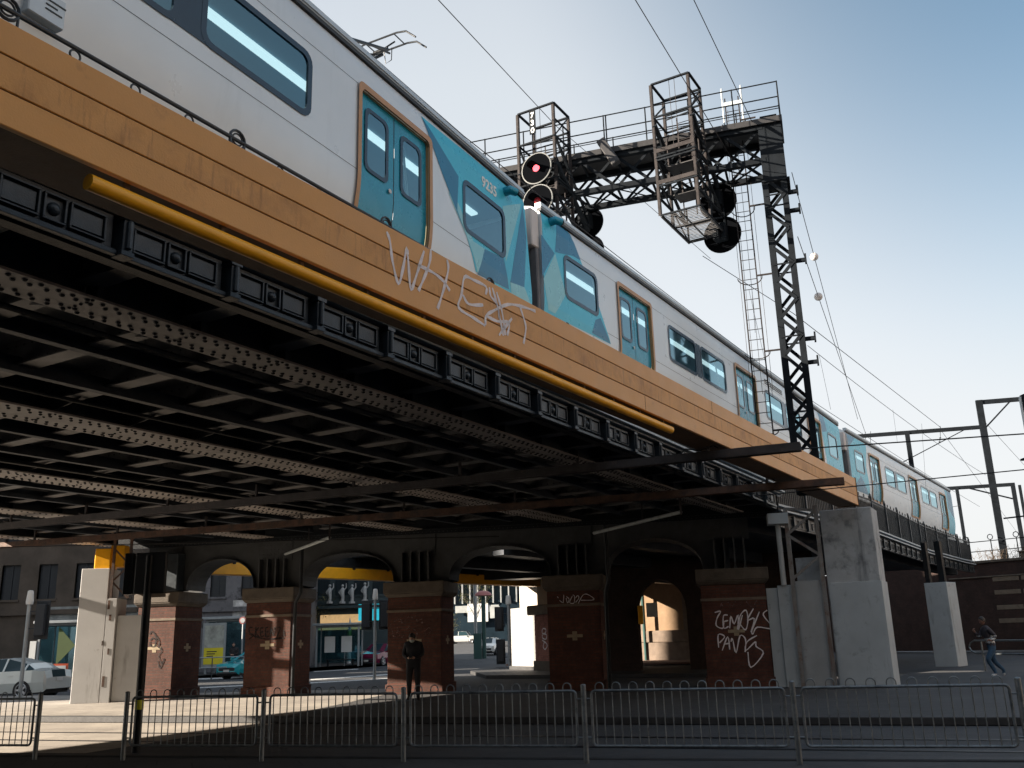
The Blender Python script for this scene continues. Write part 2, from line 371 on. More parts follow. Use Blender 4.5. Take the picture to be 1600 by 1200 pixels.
mBrick = brick('red_brick', -79, (.115, .040, .026), (.075, .027, .018), (.05, .04, .034))
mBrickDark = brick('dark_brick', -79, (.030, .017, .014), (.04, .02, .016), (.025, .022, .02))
mStone = mat('sandstone_cap', (.11, .092, .075), .85, 0, .2, 3, .4, 30, dirt=((.07, .06, .05), 2.4, .46, .7))
mStoneLt = mat('pale_stone_band', (.16, .13, .10), .85, 0, .2, 4, .3, 40)
mCream = mat('cream_brick', (.34, .28, .19), .8, 0, .15, 9)
mGraffW = spray('white_spray_paint', (.86, .82, .85), .24, .40, 18)
mGraffK = spray('dark_spray_paint', (.012, .010, .012))
mGraffP = spray('faded_lilac_spray_paint', (.26, .17, .17), .42, .62)
# train
mBody = mat('silver_train_paint', (.74, .80, .84), .32, .12, .035, .8, .0, streak=((.58, .63, .66), 1.6, .58, .95))
mRoof = mat('train_roof_edge', (.52, .58, .62), .35, .2, .06, 2)
mGroove = mat('dark_rubber', (.016, .02, .026), .55, 0, .1)
mFrameBlue = mat('navy_window_frame', (.004, .028, .06), .20, .0, .08)
mTeal = mat('teal_door_paint', (.012, .30, .44), .28, .1, .06, 1.2)
mCyan = mat('light_cyan_vinyl', (.05, .52, .70), .30, .1, .04, 1.2)
mCyanL = mat('pale_cyan_vinyl', (.26, .60, .66), .30, .1, .04, 1.2)
mBlue = mat('mid_blue_vinyl', (.004, .18, .33), .30, .1, .05, 1.2)
mNavy = mat('navy_vinyl', (.008, .055, .12), .30, .1, .05, 1.2)
mDoorFrame = mat('orange_door_surround', (.52, .27, .11), .4, 0, .06, 3)
mInterior = mat('train_interior_panel', (.04, .15, .21), .6, 0, .04)
mLampStrip = mat('train_ceiling_light', (.9, .9, .9), .4, 0, 0, emit=((1, .97, .92), .42))
mGlassT = glass('train_window_glass', (.36, .54, .60), .15)
mBellows = mat('grey_bellows_rubber', (.17, .175, .19), .7, 0, .15, 3)
mWhiteBox = mat('white_equipment_case', (.66, .62, .60), .45, 0, .06, 2)
mWhiteNum = mat('white_lettering', (.82, .85, .85), .5, 0, .03)

for m_ in (mIron, mGirder, mRivet): m_.node_tree.nodes['Principled BSDF'].inputs['Specular IOR Level'].default_value = .22
# ------------------------------------------------------------------ the near protection beam over the road
BEAM_Z0, BEAM_Z1, BW = 4.86, 5.60, 5.5
pb = thing('protection_beam', 'long orange steel beam across the near side of the bridge, with white graffiti', 'beam', FA.p(10, BW, BEAM_Z0))
u0, u1 = -9.0, 26.45
for i, m_ in enumerate((mOrange, mOrangeRusty, mOrange)):
    z0 = BEAM_Z0 + i * .2475
    o = MB(FA).box(u0, u1, BW, BW + .05, z0, z0 + .238).build('plank', m_, pb, bevel=.006)
jt = MB(FA)
for i, us_ in enumerate(((-4, 12.6), (-2, 19.4), (-5, 15.5))):
    for uj in us_: jt.box(uj, uj + .008, BW - .002, BW, BEAM_Z0 + i * .2475 + .008, BEAM_Z0 + i * .2475 + .23)
jt.build('joint_lines', mSoffit, pb)
MB(FA).box(u0 + .01, u1 - .01, BW + .012, BW + .045, BEAM_Z0 + .02, BEAM_Z1 - .02).build('backing_plate', mRivet, pb)
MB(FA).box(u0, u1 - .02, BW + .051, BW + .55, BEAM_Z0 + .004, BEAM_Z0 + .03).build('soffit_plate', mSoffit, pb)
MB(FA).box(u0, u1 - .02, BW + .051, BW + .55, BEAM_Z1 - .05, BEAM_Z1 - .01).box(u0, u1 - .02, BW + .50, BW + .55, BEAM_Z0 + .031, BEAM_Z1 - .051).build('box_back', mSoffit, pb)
MB(FA).box(u1 - .019, u1 + .02, BW - .01, BW + .56, BEAM_Z0 - .02, BEAM_Z1 + .02).build('end_plate', mRust, pb)
pa = FA.hit(137, 286, BW + .07); pc = FA.hit(1048, 671, BW + .07); PZ = (pa[1] + pc[1]) / 2
MB(FA).tube([FA.p(pa[0], BW + .07, PZ), FA.p(pc[0], BW + .07, PZ)], .060, 16).build('yellow_pipe', mYellow, pb, smooth=True)
mb = MB(FA)
for k in range(12):
    uu = pa[0] + .3 + k * (pc[0] - pa[0] - .6) / 11; mb.box(uu - .02, uu + .02, BW + .055, BW + .085, PZ + .055, BEAM_Z0 + .004)
mb.build('pipe_hanger', mSoffit, pb)
c1 = lambda x, y: (500 + x / 2.6667, 100 + y / 2.6667)
strokes('graffiti', mGraffW, pb, FA, BW - .004, [
    [(278, 698), (292, 740), (302, 820), (327, 915), (346, 850), (362, 768), (370, 850), (379, 940), (405, 870), (434, 778)],
    [(462, 772), (456, 830), (430, 900), (410, 945)], [(408, 838), (470, 868), (515, 905), (541, 945)],
    [(530, 815), (534, 860), (512, 950), (490, 1020)],
    [(690, 960), (692, 928), (640, 900), (602, 888), (590, 960), (578, 1015), (640, 1058), (688, 1090)], [(596, 962), (620, 1000), (680, 1004)],
    [(706, 930), (712, 968), (738, 1000), (748, 1060)], [(718, 932), (740, 1010), (764, 1132)], [(736, 950), (760, 1040), (772, 1130)],
    [(690, 1088), (692, 1050), (720, 1030), (782, 1002), (840, 1010), (898, 1030)], [(694, 1050), (740, 1072), (788, 1078), (780, 1130)], [(746, 1130), (800, 1060)],
    [(830, 1000), (846, 1050), (858, 1100), (848, 1165)]], c1, .018)

# ------------------------------------------------------------------ near bridge span
EDGE = 7.0
rb = thing('rail_bridge', 'dark riveted iron railway bridge passing over the street behind the orange beam', 'bridge', BR.p(12, 16, 4.9))
def bq(u, w): q = BR.p(u, w, 0); return (q.x, q.y)
deck = [bq(-16, EDGE + .12), bq(28.6, EDGE + .12), bq(22.2, 27.4), bq(-16, 27.4)]
MB().slab(deck, 5.46, 5.74).build('deck', mat('grey_deck_plate', (.15, .155, .165), .6, .05, .3, 1.3, .2, 30), rb)
# edge mouldings, cornice
MB(BR).box(-16, 27.4, EDGE + .08, EDGE + .22, 5.04, 5.47).build('edge_girder', mIron, rb)
MB(BR).box(-16, 27.5, EDGE - .14, EDGE + .10, 5.525, 5.575).box(-16, 27.5, EDGE - .05, EDGE + .09, 5.48, 5.52).build('lower_ledge', mLedge, rb, bevel=.008)
MB(BR).box(-16, 27.5, EDGE - .02, EDGE + .10, 5.58, 5.675).build('ledge_recess', mIron, rb)
MB(BR).box(-16, 27.5, EDGE - .10, EDGE + .14, 5.68, 5.735).build('upper_ledge', mLedge, rb, bevel=.008)
for k in range(-2, 17):
    U0 = 5.0 + 1.29 * k; cmesh = MB(BR)
    cmesh.box(U0 + .075, U0 + 1.215, EDGE + .03, EDGE + .078, 5.07, 5.45)                       # plate
    cmesh.box(U0 - .035, U0 + .075, EDGE - .075, EDGE + .078, 5.10, 5.45).box(U0 - .055, U0 + .095, EDGE - .095, EDGE + .078, 5.40, 5.45).box(U0 - .05, U0 + .09, EDGE - .09, EDGE + .078, 5.05, 5.10)   # pilaster
    cmesh.box(U0 + .095, U0 + 1.235, EDGE - .03, EDGE + .03, 5.055, 5.10).box(U0 + .10, U0 + 1.23, EDGE - .01, EDGE + .03, 5.10, 5.115)
    for a, b in ((.13, .49), (.52, .74), (.77, 1.13)):
        for q in ((U0 + a, U0 + b, 5.15, 5.168), (U0 + a, U0 + b, 5.382, 5.40), (U0 + a, U0 + a + .022, 5.168, 5.382), (U0 + b - .022, U0 + b, 5.168, 5.382)):
            cmesh.box(q[0], q[1], EDGE - .008, EDGE + .03, q[2], q[3])
    for a, b in ((.16, .46), (.80, 1.10)): cmesh.box(U0 + a, U0 + b, EDGE + .012, EDGE + .03, 5.19, 5.36)
    cmesh.dome(BR.p(U0 + .63, EDGE + .03, 5.275), -BR.W, .062, .05, 12, 4)
    cmesh.tube([BR.p(U0 + .02, EDGE - .085, 5.12), BR.p(U0 + .02, EDGE - .085, 5.39)], .03, 8)
    cmesh.build('cornice_panel', mIronBlue, rb, bevel=.004)
# main girders with riveted bottom flange
for gi, (gw, fw) in enumerate(((8.0, .54), (12.5, .80), (17.1, .80), (21.7, .80), (26.6, .7))):
    def ue(w): return 26.6 - (w - 7.4) * .335
    uend = ue(gw) - .3
    g = MB(BR).box(-15, uend, gw - .03, gw + .03, 4.93, 5.46)
    for k in range(34):
        uu = -14.6 + 1.29 * k + .64
        if uu < uend - .2: g.box(uu - .04, uu + .04, gw - .22, gw - .03, 4.95, 5.46).box(uu - .04, uu + .04, gw + .03, gw + .22, 4.95, 5.46)
    G = g.build('main_girder', mGirder, rb)
    rv = MB(BR); uu = 1.2
    while uu < uend:
        for dw in (-.27, -.16, .16, .27):
            off = .07 if abs(dw) > .2 else 0
            if gi > 2 and abs(dw) < .2: continue
            rv.dome(BR.p(uu + off + random.uniform(-.012, .012), gw + dw * fw / .74, 4.90), -Z, .029, .022, 7, 2)
        uu += .16
    for k in range(-1, 16):
        U2 = 5.0 + 1.29 * k + .3
        if U2 < uend and gi < 3:
            for q in range(6): rv.dome(BR.p(U2, gw - fw * .42 + q * fw * .168, 4.90), -Z, .022, .018, 6, 2)
    MB(BR).box(-15, uend, gw - fw / 2, gw + fw / 2, 4.90, 4.928).box(-15, uend, gw - .13, gw + .13, 4.93, 4.96).build('bottom_flange', mFlange, G, extra=(rv, mRivet))
# cross girders
for k in range(-6, 17):
    uu = 5.0 + 1.29 * k + .30
    wmax = min(27.0, 7.2 + (26.3 - uu) / .335)
    x = MB(BR).box(uu - .012, uu + .012, 7.3, wmax, 5.10, 5.46).box(uu - .125, uu + .125, 7.3, wmax, 5.075, 5.10)
    r_ = MB(BR); w_ = 8.4
    while w_ < min(wmax, 17):
        r_.dome(BR.p(uu - .012, w_, 5.16), -BR.U, .016, .016, 6, 2); r_.dome(BR.p(uu - .012, w_, 5.38), -BR.U, .016, .016, 6, 2); w_ += .17
    x.build('cross_girder', mCross, rb, extra=(r_, mRivet))
for w_ in (9.55, 10.95, 14.1, 15.6, 18.6, 20.1, 23.3, 25.0):
    ue_ = 26.2 - (w_ - 7.4) * .335
    MB(BR).box(-15, ue_, w_ - .06, w_ + .06, 4.99, 5.07).box(-15, ue_, w_ - .012, w_ + .012, 5.07, 5.20).build('stringer', mGirder, rb)
for k in range(-3, 16):
    U2 = 5.0 + 1.29 * k + .30
    for gw in (7.86, 12.5, 17.1):
        if U2 < 25.6 - (gw - 7.4) * .335:
            for sg in (1, -1):
                if gw < 8 and sg < 0: continue
                pts_ = [(gw + sg * .04, 5.07), (gw + sg * .95, 5.07), (gw + sg * .62, 5.0), (gw + sg * .30, 4.97), (gw + sg * .04, 4.935)]
                n_ = len(pts_); kb = MB(BR); kb.add([BR.p(U2 - .01, w, z) for w, z in pts_] + [BR.p(U2 + .01, w, z) for w, z in pts_], [tuple(range(n_)), tuple(range(2 * n_ - 1, n_ - 1, -1))] + [(i, n_ + i, n_ + (i + 1) % n_, (i + 1) % n_) for i in range(n_)]).build('knee_bracket', mCross, rb)
for w_, z_, r_ in ((8.75, 4.96, .035), (11.7, 5.02, .03), (16.2, 4.97, .045)):
    MB(BR).tube([BR.p(-12, w_, z_), BR.p(22, w_, z_)], r_, 8).build('conduit', mIron, rb, smooth=True)
# handrail with rings
hr = MB(BR).tube([BR.p(-12, EDGE, 6.87), BR.p(27.4, EDGE, 6.87)], .022, 8).tube([BR.p(-12, EDGE, 5.95), BR.p(27.4, EDGE, 5.95)], .015, 6)
def ringpts(c, r, U, n=14): return [c + U * math.cos(2 * math.pi * k / n) * r + Z * math.sin(2 * math.pi * k / n) * r for k in range(n + 1)]
for j in range(-16, 36):
    uu = 3.72 + .645 * j
    if j % 4 == 0:
        rg = MB(BR); rg.tube(ringpts(BR.p(uu, EDGE, 6.88), .105, BR.U), .016, 6, False).tube(ringpts(BR.p(uu + .0, EDGE, 6.88), .068, BR.U), .010, 6, False)
        rg.tube([BR.p(uu - .10, EDGE, 5.72), BR.p(uu - .10, EDGE, 6.9)], .02, 6).tube([BR.p(uu + .10, EDGE, 5.72), BR.p(uu + .10, EDGE, 6.86)], .014, 6)
        rg.tube([BR.p(uu - .1, EDGE, 5.9), BR.p(uu - .1, EDGE + .3, 5.75)], .014, 6)
        if 1 < uu < 27: rg.build('railing_scroll', mIronBlue, rb, smooth=True)
    else:
        rg = hr; rg.tube(ringpts(BR.p(uu, EDGE, 6.795), .052, BR.U), .010, 6, False)
        rg.tube([BR.p(uu, EDGE, 5.72), BR.p(uu, EDGE, 6.745)], .009, 5)
hr.build('handrail', mIronBlue, rb, smooth=True)

# ------------------------------------------------------------------ train
RAIL = 6.0
PROF = [(.90, .13), (1.10, .085), (1.30, .045), (1.50, .015), (1.70, 0), (3.30, 0), (3.50, .02), (3.60, .07)]
def prof(z):
    if z <= PROF[0][0]: return PROF[0][1]
    for (a, x), (b, y) in zip(PROF, PROF[1:]):
        if z <= b: return x + (y - x) * (z - a) / (b - a)
    return PROF[-1][1]
KN = [p[0] for p in PROF]
def clip(poly, a, sgn):
    out = []
    for i, p in enumerate(poly):
        q = poly[(i + 1) % len(poly)]; ip = (p[1] - a) * sgn >= 0; iq = (q[1] - a) * sgn >= 0
        if ip: out.append(p)
        if ip != iq:
            t = (a - p[1]) / (q[1] - p[1]); out.append((p[0] + (q[0] - p[0]) * t, a))
    return out
def clips(poly, a, sgn): return [(q[1], q[0]) for q in clip([(p[1], p[0]) for p in poly], a, sgn)]
def around(poly, rects):
    out = [poly]
    for a, b, c, d in rects:
        nx = []
        for p in out:
            nx += [clips(p, a, -1), clips(p, b, 1)]; m = clips(clips(p, a, 1), b, -1)
            if len(m) > 2: nx += [clip(m, c, -1), clip(m, d, 1)]
        out = [p for p in nx if len(p) > 2]
    return out
def skin(mb, poly, off, z0=RAIL):
    """polygon in (s, z above rail) laid on the carriage side, off = distance outside it"""
    ks = [-9] + KN[1:-1] + [99]
    for a, b in zip(ks, ks[1:]):
        q = clip(clip(poly, a, 1), b, -1)
        if len(q) > 2: mb.add([mb.fr.p(s_, prof(z_) - off, z0 + z_) for s_, z_ in q], [tuple(range(len(q)))])
    return mb
def holes(mb, s0, s1, z0, z1, hs, off):
    """side sheet with rectangular openings"""
    S = sorted({s0, s1, *[h[0] for h in hs], *[h[1] for h in hs]}); Zs = sorted({z0, z1, *[h[2] for h in hs], *[h[3] for h in hs], *[k for k in KN if z0 < k < z1]})
    S = [x for x in S if s0 <= x <= s1]; Zs = [x for x in Zs if z0 <= x <= z1]
    for a, b in zip(S, S[1:]):
        for c, d in zip(Zs, Zs[1:]):
            m = ((a + b) / 2, (c + d) / 2)
            if any(h[0] < m[0] < h[1] and h[2] < m[1] < h[3] for h in hs): continue
            mb.add([mb.fr.p(s_, prof(z_) - off, RAIL + z_) for s_, z_ in ((a, c), (b, c), (b, d), (a, d))], [(0, 1, 2, 3)])
    return mb
def ring(mb, outer, inner, off, depth=0.0):
    n = len(outer); f = mb.fr
    vs = [f.p(s_, prof(z_) - off, RAIL + z_) for s_, z_ in outer] + [f.p(s_, prof(z_) - off, RAIL + z_) for s_, z_ in inner] + \
         [f.p(s_, prof(z_) - off + depth, RAIL + z_) for s_, z_ in inner]
    mb.add(vs, [(i, (i + 1) % n, n + (i + 1) % n, n + i) for i in range(n)] + ([(n + i, n + (i + 1) % n, 2 * n + (i + 1) % n, 2 * n + i) for i in range(n)] if depth else []))
    return mb
WIN = [(.84, 2.28), (6.12, 7.95), (8.30, 10.22), (13.90, 15.80), (16.12, 17.95), (21.80, 23.2)]
DOOR = [(3.33, 5.05), (11.12, 12.95), (18.95, 20.72)]
t_holes = {}
def carriage(name, label, fr, L, flip=False, big=False, cab=False, back=6.0, dark=False):
    """fr: origin at the near end of the carriage side, U along it, W inwards"""
    t = thing(name, label, 'train carriage', fr.p(L / 2, 1.5, RAIL), 'carriages of the train')
    g = (lambda s_: L - s_) if flip else (lambda s_: s_)
    wins = [tuple(sorted((g(a), g(b)))) for a, b in WIN]; doors = [tuple(sorted((g(a), g(b)))) for a, b in DOOR]
    if cab: wins = wins[:5]
    zt, zb = 2.94, 2.03
    hs = [(a + .05, b - .05, zb + .03, zt - .03) for a, b in wins] + [(a, b, 1.12, 3.06) for a, b in doors]
    smin = 0.0 if back is None else max(0, L - back) if flip else 0
    t_holes[t.name] = [(a + .04, b - .04, zb + .02, zt - .02) for a, b in wins] + [(a - .08, b + .08, 1.0, 3.16) for a, b in doors]
    body = MB(fr); holes(body, 0, L, .90, 3.60, hs, 0)
    RF = [(3.60, .07), (3.70, .22), (3.80, .55), (3.86, 1.0), (3.88, 1.525)]
    sec = [(w, z) for z, w in RF] + [(3.05 - w, z) for z, w in RF[::-1][1:]]
    for (wa, za), (wb, zb_) in zip(sec, sec[1:]): body.add([fr.p(0, wa, RAIL + za), fr.p(L, wa, RAIL + za), fr.p(L, wb, RAIL + zb_), fr.p(0, wb, RAIL + zb_)], [(0, 1, 2, 3)])
    body.box(0, L, .17, 2.88, RAIL + .88, RAIL + 1.10)                                     # floor pan
    # far side: sill, pillars and header leave a window band
    body.box(0, L, 3.0, 3.05, RAIL + .9, RAIL + 1.95).box(0, L, 3.0, 3.05, RAIL + 2.95, RAIL + 3.6)
    for a in [0, .8, 2.3, 3.4, 5.0, 6.1, 8.1, 10.2, 11.1, 12.9, 13.9, 15.9, 17.9, 19.0, 20.7, 21.8, 23.3]:
        if a < L: body.box(g(a) - .12, g(a) + .12, 3.0, 3.05, RAIL + 1.95, RAIL + 2.95)
    for e in (0, L):
        pr = [(prof(z), z) for z in KN]; poly = [fr.p(e, w, RAIL + z) for w, z in pr] + [fr.p(e, w, RAIL + z) for z, w in RF[1:]] + [fr.p(e, 3.05 - w, RAIL + z) for z, w in RF[::-1][1:]] + [fr.p(e, 3.05 - w, RAIL + z) for w, z in pr[::-1]]
        body.add(poly, [tuple(range(len(poly)))])
    body.build('body', mBody, t, smooth=True, weld=True)
    MB(fr).add([fr.p(.3, 3.06, RAIL + 1.9), fr.p(L - .3, 3.06, RAIL + 1.9), fr.p(L - .3, 3.06, RAIL + 3.0), fr.p(.3, 3.06, RAIL + 3.0)], [(0, 1, 2, 3)]).build('far_side_glazing', mGlassT, t)
    MB(fr).box(.03, L - .03, .25, 2.8, RAIL + 3.30, RAIL + 3.34).box(.03, L - .03, 2.9, 2.99, RAIL + 1.1, RAIL + 1.9).build('interior_lining', mInterior, t)
    MB(fr).box(.4, L - .4, .78, .92, RAIL + 3.26, RAIL + 3.295).box(.4, L - .4, 2.13, 2.27, RAIL + 3.26, RAIL + 3.295).build('ceiling_light', mLampStrip, t)
    seats = MB(fr)
    s_ = 1.2
    while s_ < L - 1:
        if not any(a - .6 < s_ < b + .3 for a, b in doors):
            seats.box(s_, s_ + .1, .4, 1.3, RAIL + 1.5, RAIL + 2.15).box(s_, s_ + .1, 1.9, 2.8, RAIL + 1.5, RAIL + 2.15)
        s_ += .85
    seats.build('seats', mNavy, t)
    poles = MB(fr)
    for a, b in doors:
        for q in (a - .1, b + .1): poles.tube([fr.p(q, .5, RAIL + 1.1), fr.p(q, .45, RAIL + 2.3), fr.p(q, .55, RAIL + 3.3)], .02, 6)
    poles.build('grab_pole', mWhiteNum, t, smooth=True)
    MB(fr).box(0, L, .0, .14, RAIL + 3.615, RAIL + 3.74).box(0, L, -.015, .0, RAIL + 3.64, RAIL + 3.69).build('gutter', mRoof, t, bevel=.006)
    MB(fr).box(0, L, .0, .09, RAIL + 3.555, RAIL + 3.61).build('gutter_shadow_strip', mGroove, t)  # dark strip standing in for the shadow line under the gutter
    MB(fr).box(.4, L - .4, .5, 2.5, RAIL + .3, RAIL + .88).build('underframe', mGroove, t)
    # seams
    sm = MB(fr)
    for a, b in zip([0] + [d[1] + .08 for d in sorted(doors)], [d[0] - .08 for d in sorted(doors)] + [L]):
        skin(sm, [(a, 1.785), (b, 1.785), (b, 1.793), (a, 1.793)], .002); skin(sm, [(a, 3.10), (b, 3.10), (b, 3.107), (a, 3.107)], .002)
    sm.build('panel_seam', mGroove, t)
    # window pairs share a dark surround
    for i, (a, b) in enumerate(wins):
        o_ = rrect(a - .02, b + .02, zb - .02, zt + .02, .17); i_ = rrect(a + .06, b - .06, zb + .06, zt - .06, .12)
        W_ = ring(MB(fr), o_, i_, .012, .03).build('window', mFrameBlue, t)
        MB(fr).add([fr.p(s_, .006, RAIL + z_) for s_, z_ in rrect(a + .055, b - .055, zb + .055, zt - .055, .12)], [tuple(range(20))]).build('pane', mGlassT, W_)
    for a, b in zip(sorted(wins), sorted(wins)[1:]):
        if 0 < b[0] - a[1] < .6:
            skin(MB(fr), [(a[1] + .021, zb), (b[0] - .021, zb), (b[0] - .021, zt), (a[1] + .021, zt)], .008).build('window_mullion_panel', mFrameBlue, t)
    if big:
        fr_ = [w for w in wins if 5 < g(w[0]) < 11]
        a = min(w[0] for w in fr_) - .25; b = max(w[1] for w in fr_) + .10
    for a, b in doors:
        fo = densify(rrect(a - .085, b + .085, 1.02, 3.165, .10), .12); fi = []
        ca, cb, cz0, cz1 = a - .005, b + .005, 1.10, 3.075
        for s_, z_ in fo: fi.append((min(max((s_ - (a + b) / 2) * (cb - ca) / (b - a + .17) + (a + b) / 2, ca), cb), min(max((z_ - 2.09) * (cz1 - cz0) / 2.145 + 2.09, cz0), cz1)))
        D = ring(MB(fr), fo, fi, .028, .08).build('door', mDoorFrame, t)
        m = (a + b) / 2
        for c, d in ((a, m - .012), (m + .012, b)):
            wa, wb = c + .17, d - .17
            lf = holes(MB(fr), c, d, 1.1, 3.07, [(wa, wb, 1.93, 2.86)], -.045).build('door_leaf', mTeal, D, smooth=True, weld=True)
            W_ = ring(MB(fr), rrect(wa - .03, wb + .03, 1.90, 2.89, .12), rrect(wa + .03, wb - .03, 1.96, 2.83, .10), -.03, .02).build('door_window_frame', mFrameBlue, D)
            MB(fr).add([fr.p(s_, .04, RAIL + z_) for s_, z_ in rrect(wa + .02, wb - .02, 1.95, 2.84, .10)], [tuple(range(20))]).build('door_pane', mGlassT, D)
        skin(MB(fr), [(m - .012, 1.12), (m + .012, 1.12), (m + .012, 3.06), (m - .012, 3.06)], -.05).build('door_seal', mGroove, D)
        MB(fr).disc(fr.p(m - .12, .03, RAIL + 1.82), -fr.W, .035, .012, 12).build('door_button', mWhiteBox, D)
    # equipment pods on the roof
    MB(fr).box(L * .3, L * .3 + 3.5, .75, 2.3, RAIL + 3.88, RAIL + 4.05).build('roof_unit', mRoof, t, bevel=.05)
    return t
def vpoly(name, m_, t, fr, poly, off):
    mb = MB(fr)
    for q in around(poly, t_holes[t.name]): skin(mb, q, off)
    return mb.build(name, m_, t)
def vinyl(name, m_, t, fr, px, off): return vpoly(name, m_, t, fr, [(s_, z_ - RAIL) for s_, z_ in (fr.hit(*p, 0) for p in px)], off)

# carriage frames: end point and heading
e1 = at(819, 307, 9.6); A1 = 27.19; L1 = 24.0
c1o = Vector((e1.x, e1.y, 0)) - Vector((math.sin(R(A1)), math.cos(R(A1)), 0)) * L1
F1 = Frame(c1o, A1)
e2 = at(845, 325, 9.6); F2 = Frame((e2.x, e2.y), 31.41)
e3 = at(1322, 673, 9.6); F3 = Frame((e3.x, e3.y), 34.03)
k1 = carriage('train_carriage', 'nearest silver train carriage above the orange beam, number 9235 at its end', F1, L1, flip=True, big=True)
k2 = carriage('train_carriage', 'middle silver train carriage, passing behind the tall lattice signal mast', F2, 23.95)
k3 = carriage('train_carriage', 'farthest silver train carriage with the driving cab, beyond the lattice signal mast', F3, 22.9, cab=True)
# dark glazing band of the first carriage
g1 = lambda s_: L1 - s_
s_lo, s_hi = g1(10.1), g1(6.3)
dk = holes(MB(F1), s_lo, s_hi, 2.02, 2.95, [(g1(7.95) + .03, g1(6.12) - .03, 2.05, 2.92), (g1(10.22) + .03, g1(8.30) - .03, 2.05, 2.92)], .009)
dk.build('window_band', mFrameBlue, k1)
# livery, first carriage end
vinyl('livery_base', mCyan, k1, F1, [(659, 181), (818, 309), (833, 484), (745, 424), (729, 370)], .004)
vinyl('livery_navy_triangle', mBlue, k1, F1, [(659, 181), (716, 276), (714, 330), (687, 261)], .006)
vinyl('livery_navy_wedge', mBlue, k1, F1, [(687, 262), (714, 328), (722, 352), (729, 370)], .0065)
vinyl('livery_pale_wedge', mCyanL, k1, F1, [(700, 300), (716, 318), (745, 392), (729, 370)], .0055) 
vinyl('livery_pale_panel', mCyanL, k1, F1, [(729, 370), (757, 389), (748, 427), (741, 404)], .006)
vinyl('livery_blue_panel', mBlue, k1, F1, [(757, 389), (787, 404), (796, 452), (748, 428)], .006)
vinyl('livery_end_blue', mBlue, k1, F1, [(816, 320), (822, 372), (819, 449), (797, 441)], .006)
vinyl('livery_light_triangle', mCyanL, k1, F1, [(797, 441), (819, 449), (832, 480), (800, 458)], .007)
vinyl('livery_pale_top', mCyanL, k1, F1, [(785, 322), (814, 318), (790, 410), (786, 345)], .0062)
# second carriage end
vinyl('livery_base', mCyan, k2, F2, [(846, 330), (890, 364), (908, 410), (936, 480), (955, 538), (851, 486)], .004)
vinyl('livery_blue_triangle', mBlue, k2, F2, [(870, 347), (890, 362), (907, 407), (895, 400), (867, 394)], .006)
vinyl('livery_blue_left', mBlue, k2, F2, [(845, 366), (866, 396), (847, 432)], .006)
vinyl('livery_pale_centre', mCyanL, k2, F2, [(867, 396), (884, 460), (868, 490), (857, 484), (849, 436)], .006)
vinyl('livery_lower_blue', mBlue, k2, F2, [(930, 500), (938, 497), (954, 537), (925, 520)], .006)
# far ends and the cab, placed by distance along the carriages
for t_, F_, L_ in ((k2, F2, 23.95),):
    vpoly('livery_base', mCyan, t_, F_, [(L_ - 2.6, 1.1), (L_ - .02, 1.1), (L_ - .02, 3.5), (L_ - 3.3, 3.5), (L_ - 2.9, 2.4)], .004)
    vpoly('livery_blue_triangle', mBlue, t_, F_, [(L_ - 3.3, 3.5), (L_ - 2.5, 3.5), (L_ - 2.2, 2.95), (L_ - 3.0, 2.8)], .006)
vpoly('livery_base', mCyan, k3, F3, [(.02, 1.2), (2.9, 1.2), (2.6, 2.4), (3.1, 3.5), (.02, 3.5)], .004)
vpoly('livery_blue_triangle', mBlue, k3, F3, [(.02, 2.9), (1.3, 3.5), (.02, 3.5)], .006)
vpoly('livery_blue_lower', mBlue, k3, F3, [(.1, 1.2), (2.7, 1.2), (1.5, 1.9)], .006)
vpoly('cab_livery', mCyan, k3, F3, [(21.0, .95), (22.88, .95), (22.88, 3.5), (20.9, 3.5)], .004)
vpoly('cab_livery_blue', mBlue, k3, F3, [(21.3, 2.4), (22.88, 1.9), (22.88, 3.5), (21.5, 3.5)], .006)
cab = MB(F3)
q0 = [(.12, .95), (0.0, 1.7), (0, 3.3), (.3, 3.65), (2.75, 3.65), (3.05, 3.3), (3.05, 1.7), (2.93, .95)]
q1 = [(.35, .95), (.2, 1.7), (.45, 3.0), (.7, 3.3), (2.35, 3.3), (2.6, 3.0), (2.85, 1.7), (2.7, .95)]
vs = [F3.p(22.9, w, RAIL + z) for w, z in q0] + [F3.p(24.0 - (z - .95) * .22, w, RAIL + z) for w, z in q1]
cab.add(vs, [(i, (i + 1) % 8, 8 + (i + 1) % 8, 8 + i) for i in range(8)] + [tuple(range(8, 16))]); cab.build('cab_nose', mBlue, k3, smooth=False, bevel=.05)
# fleet number, cameras, notice plate
nu0 = F1.hit(752, 283, 0); text('9235', 'fleet_number', mWhiteNum, k1, F1.p(nu0[0], -.008, nu0[1] - .08), F1.U, .27, bold=.008)
for F_, t_, px_ in ((F1, k1, (797, 300)), (F2, k2, (868, 347))):
    s_, z_ = F_.hit(*px_, -.08)
    MB(F_).tube([F_.p(s_ - .05, .06, z_), F_.p(s_ - .03, -.10, z_ + .02), F_.p(s_ + .08, -.17, z_)], [.085, .085, .07], 12).build('camera_housing', mTeal, t_, smooth=True)
    MB(F_).disc(F_.p(s_ + .081, -.171, z_), F_.U, .055, .01, 12).build('camera_lens', mGroove, t_)
pl = [(s_, z_ - RAIL) for s_, z_ in (F1.hit(*p, 0) for p in ((47, -4), (100, 29), (95, 56), (41, 22)))]
s0_, s1_ = min(p[0] for p in pl), max(p[0] for p in pl)
MB(F1).box(s0_, s1_, prof(1.4) - .045, prof(1.2) + .02, RAIL + 1.12, RAIL + 1.42).build('access_panel', mRoof, k1, bevel=.01)
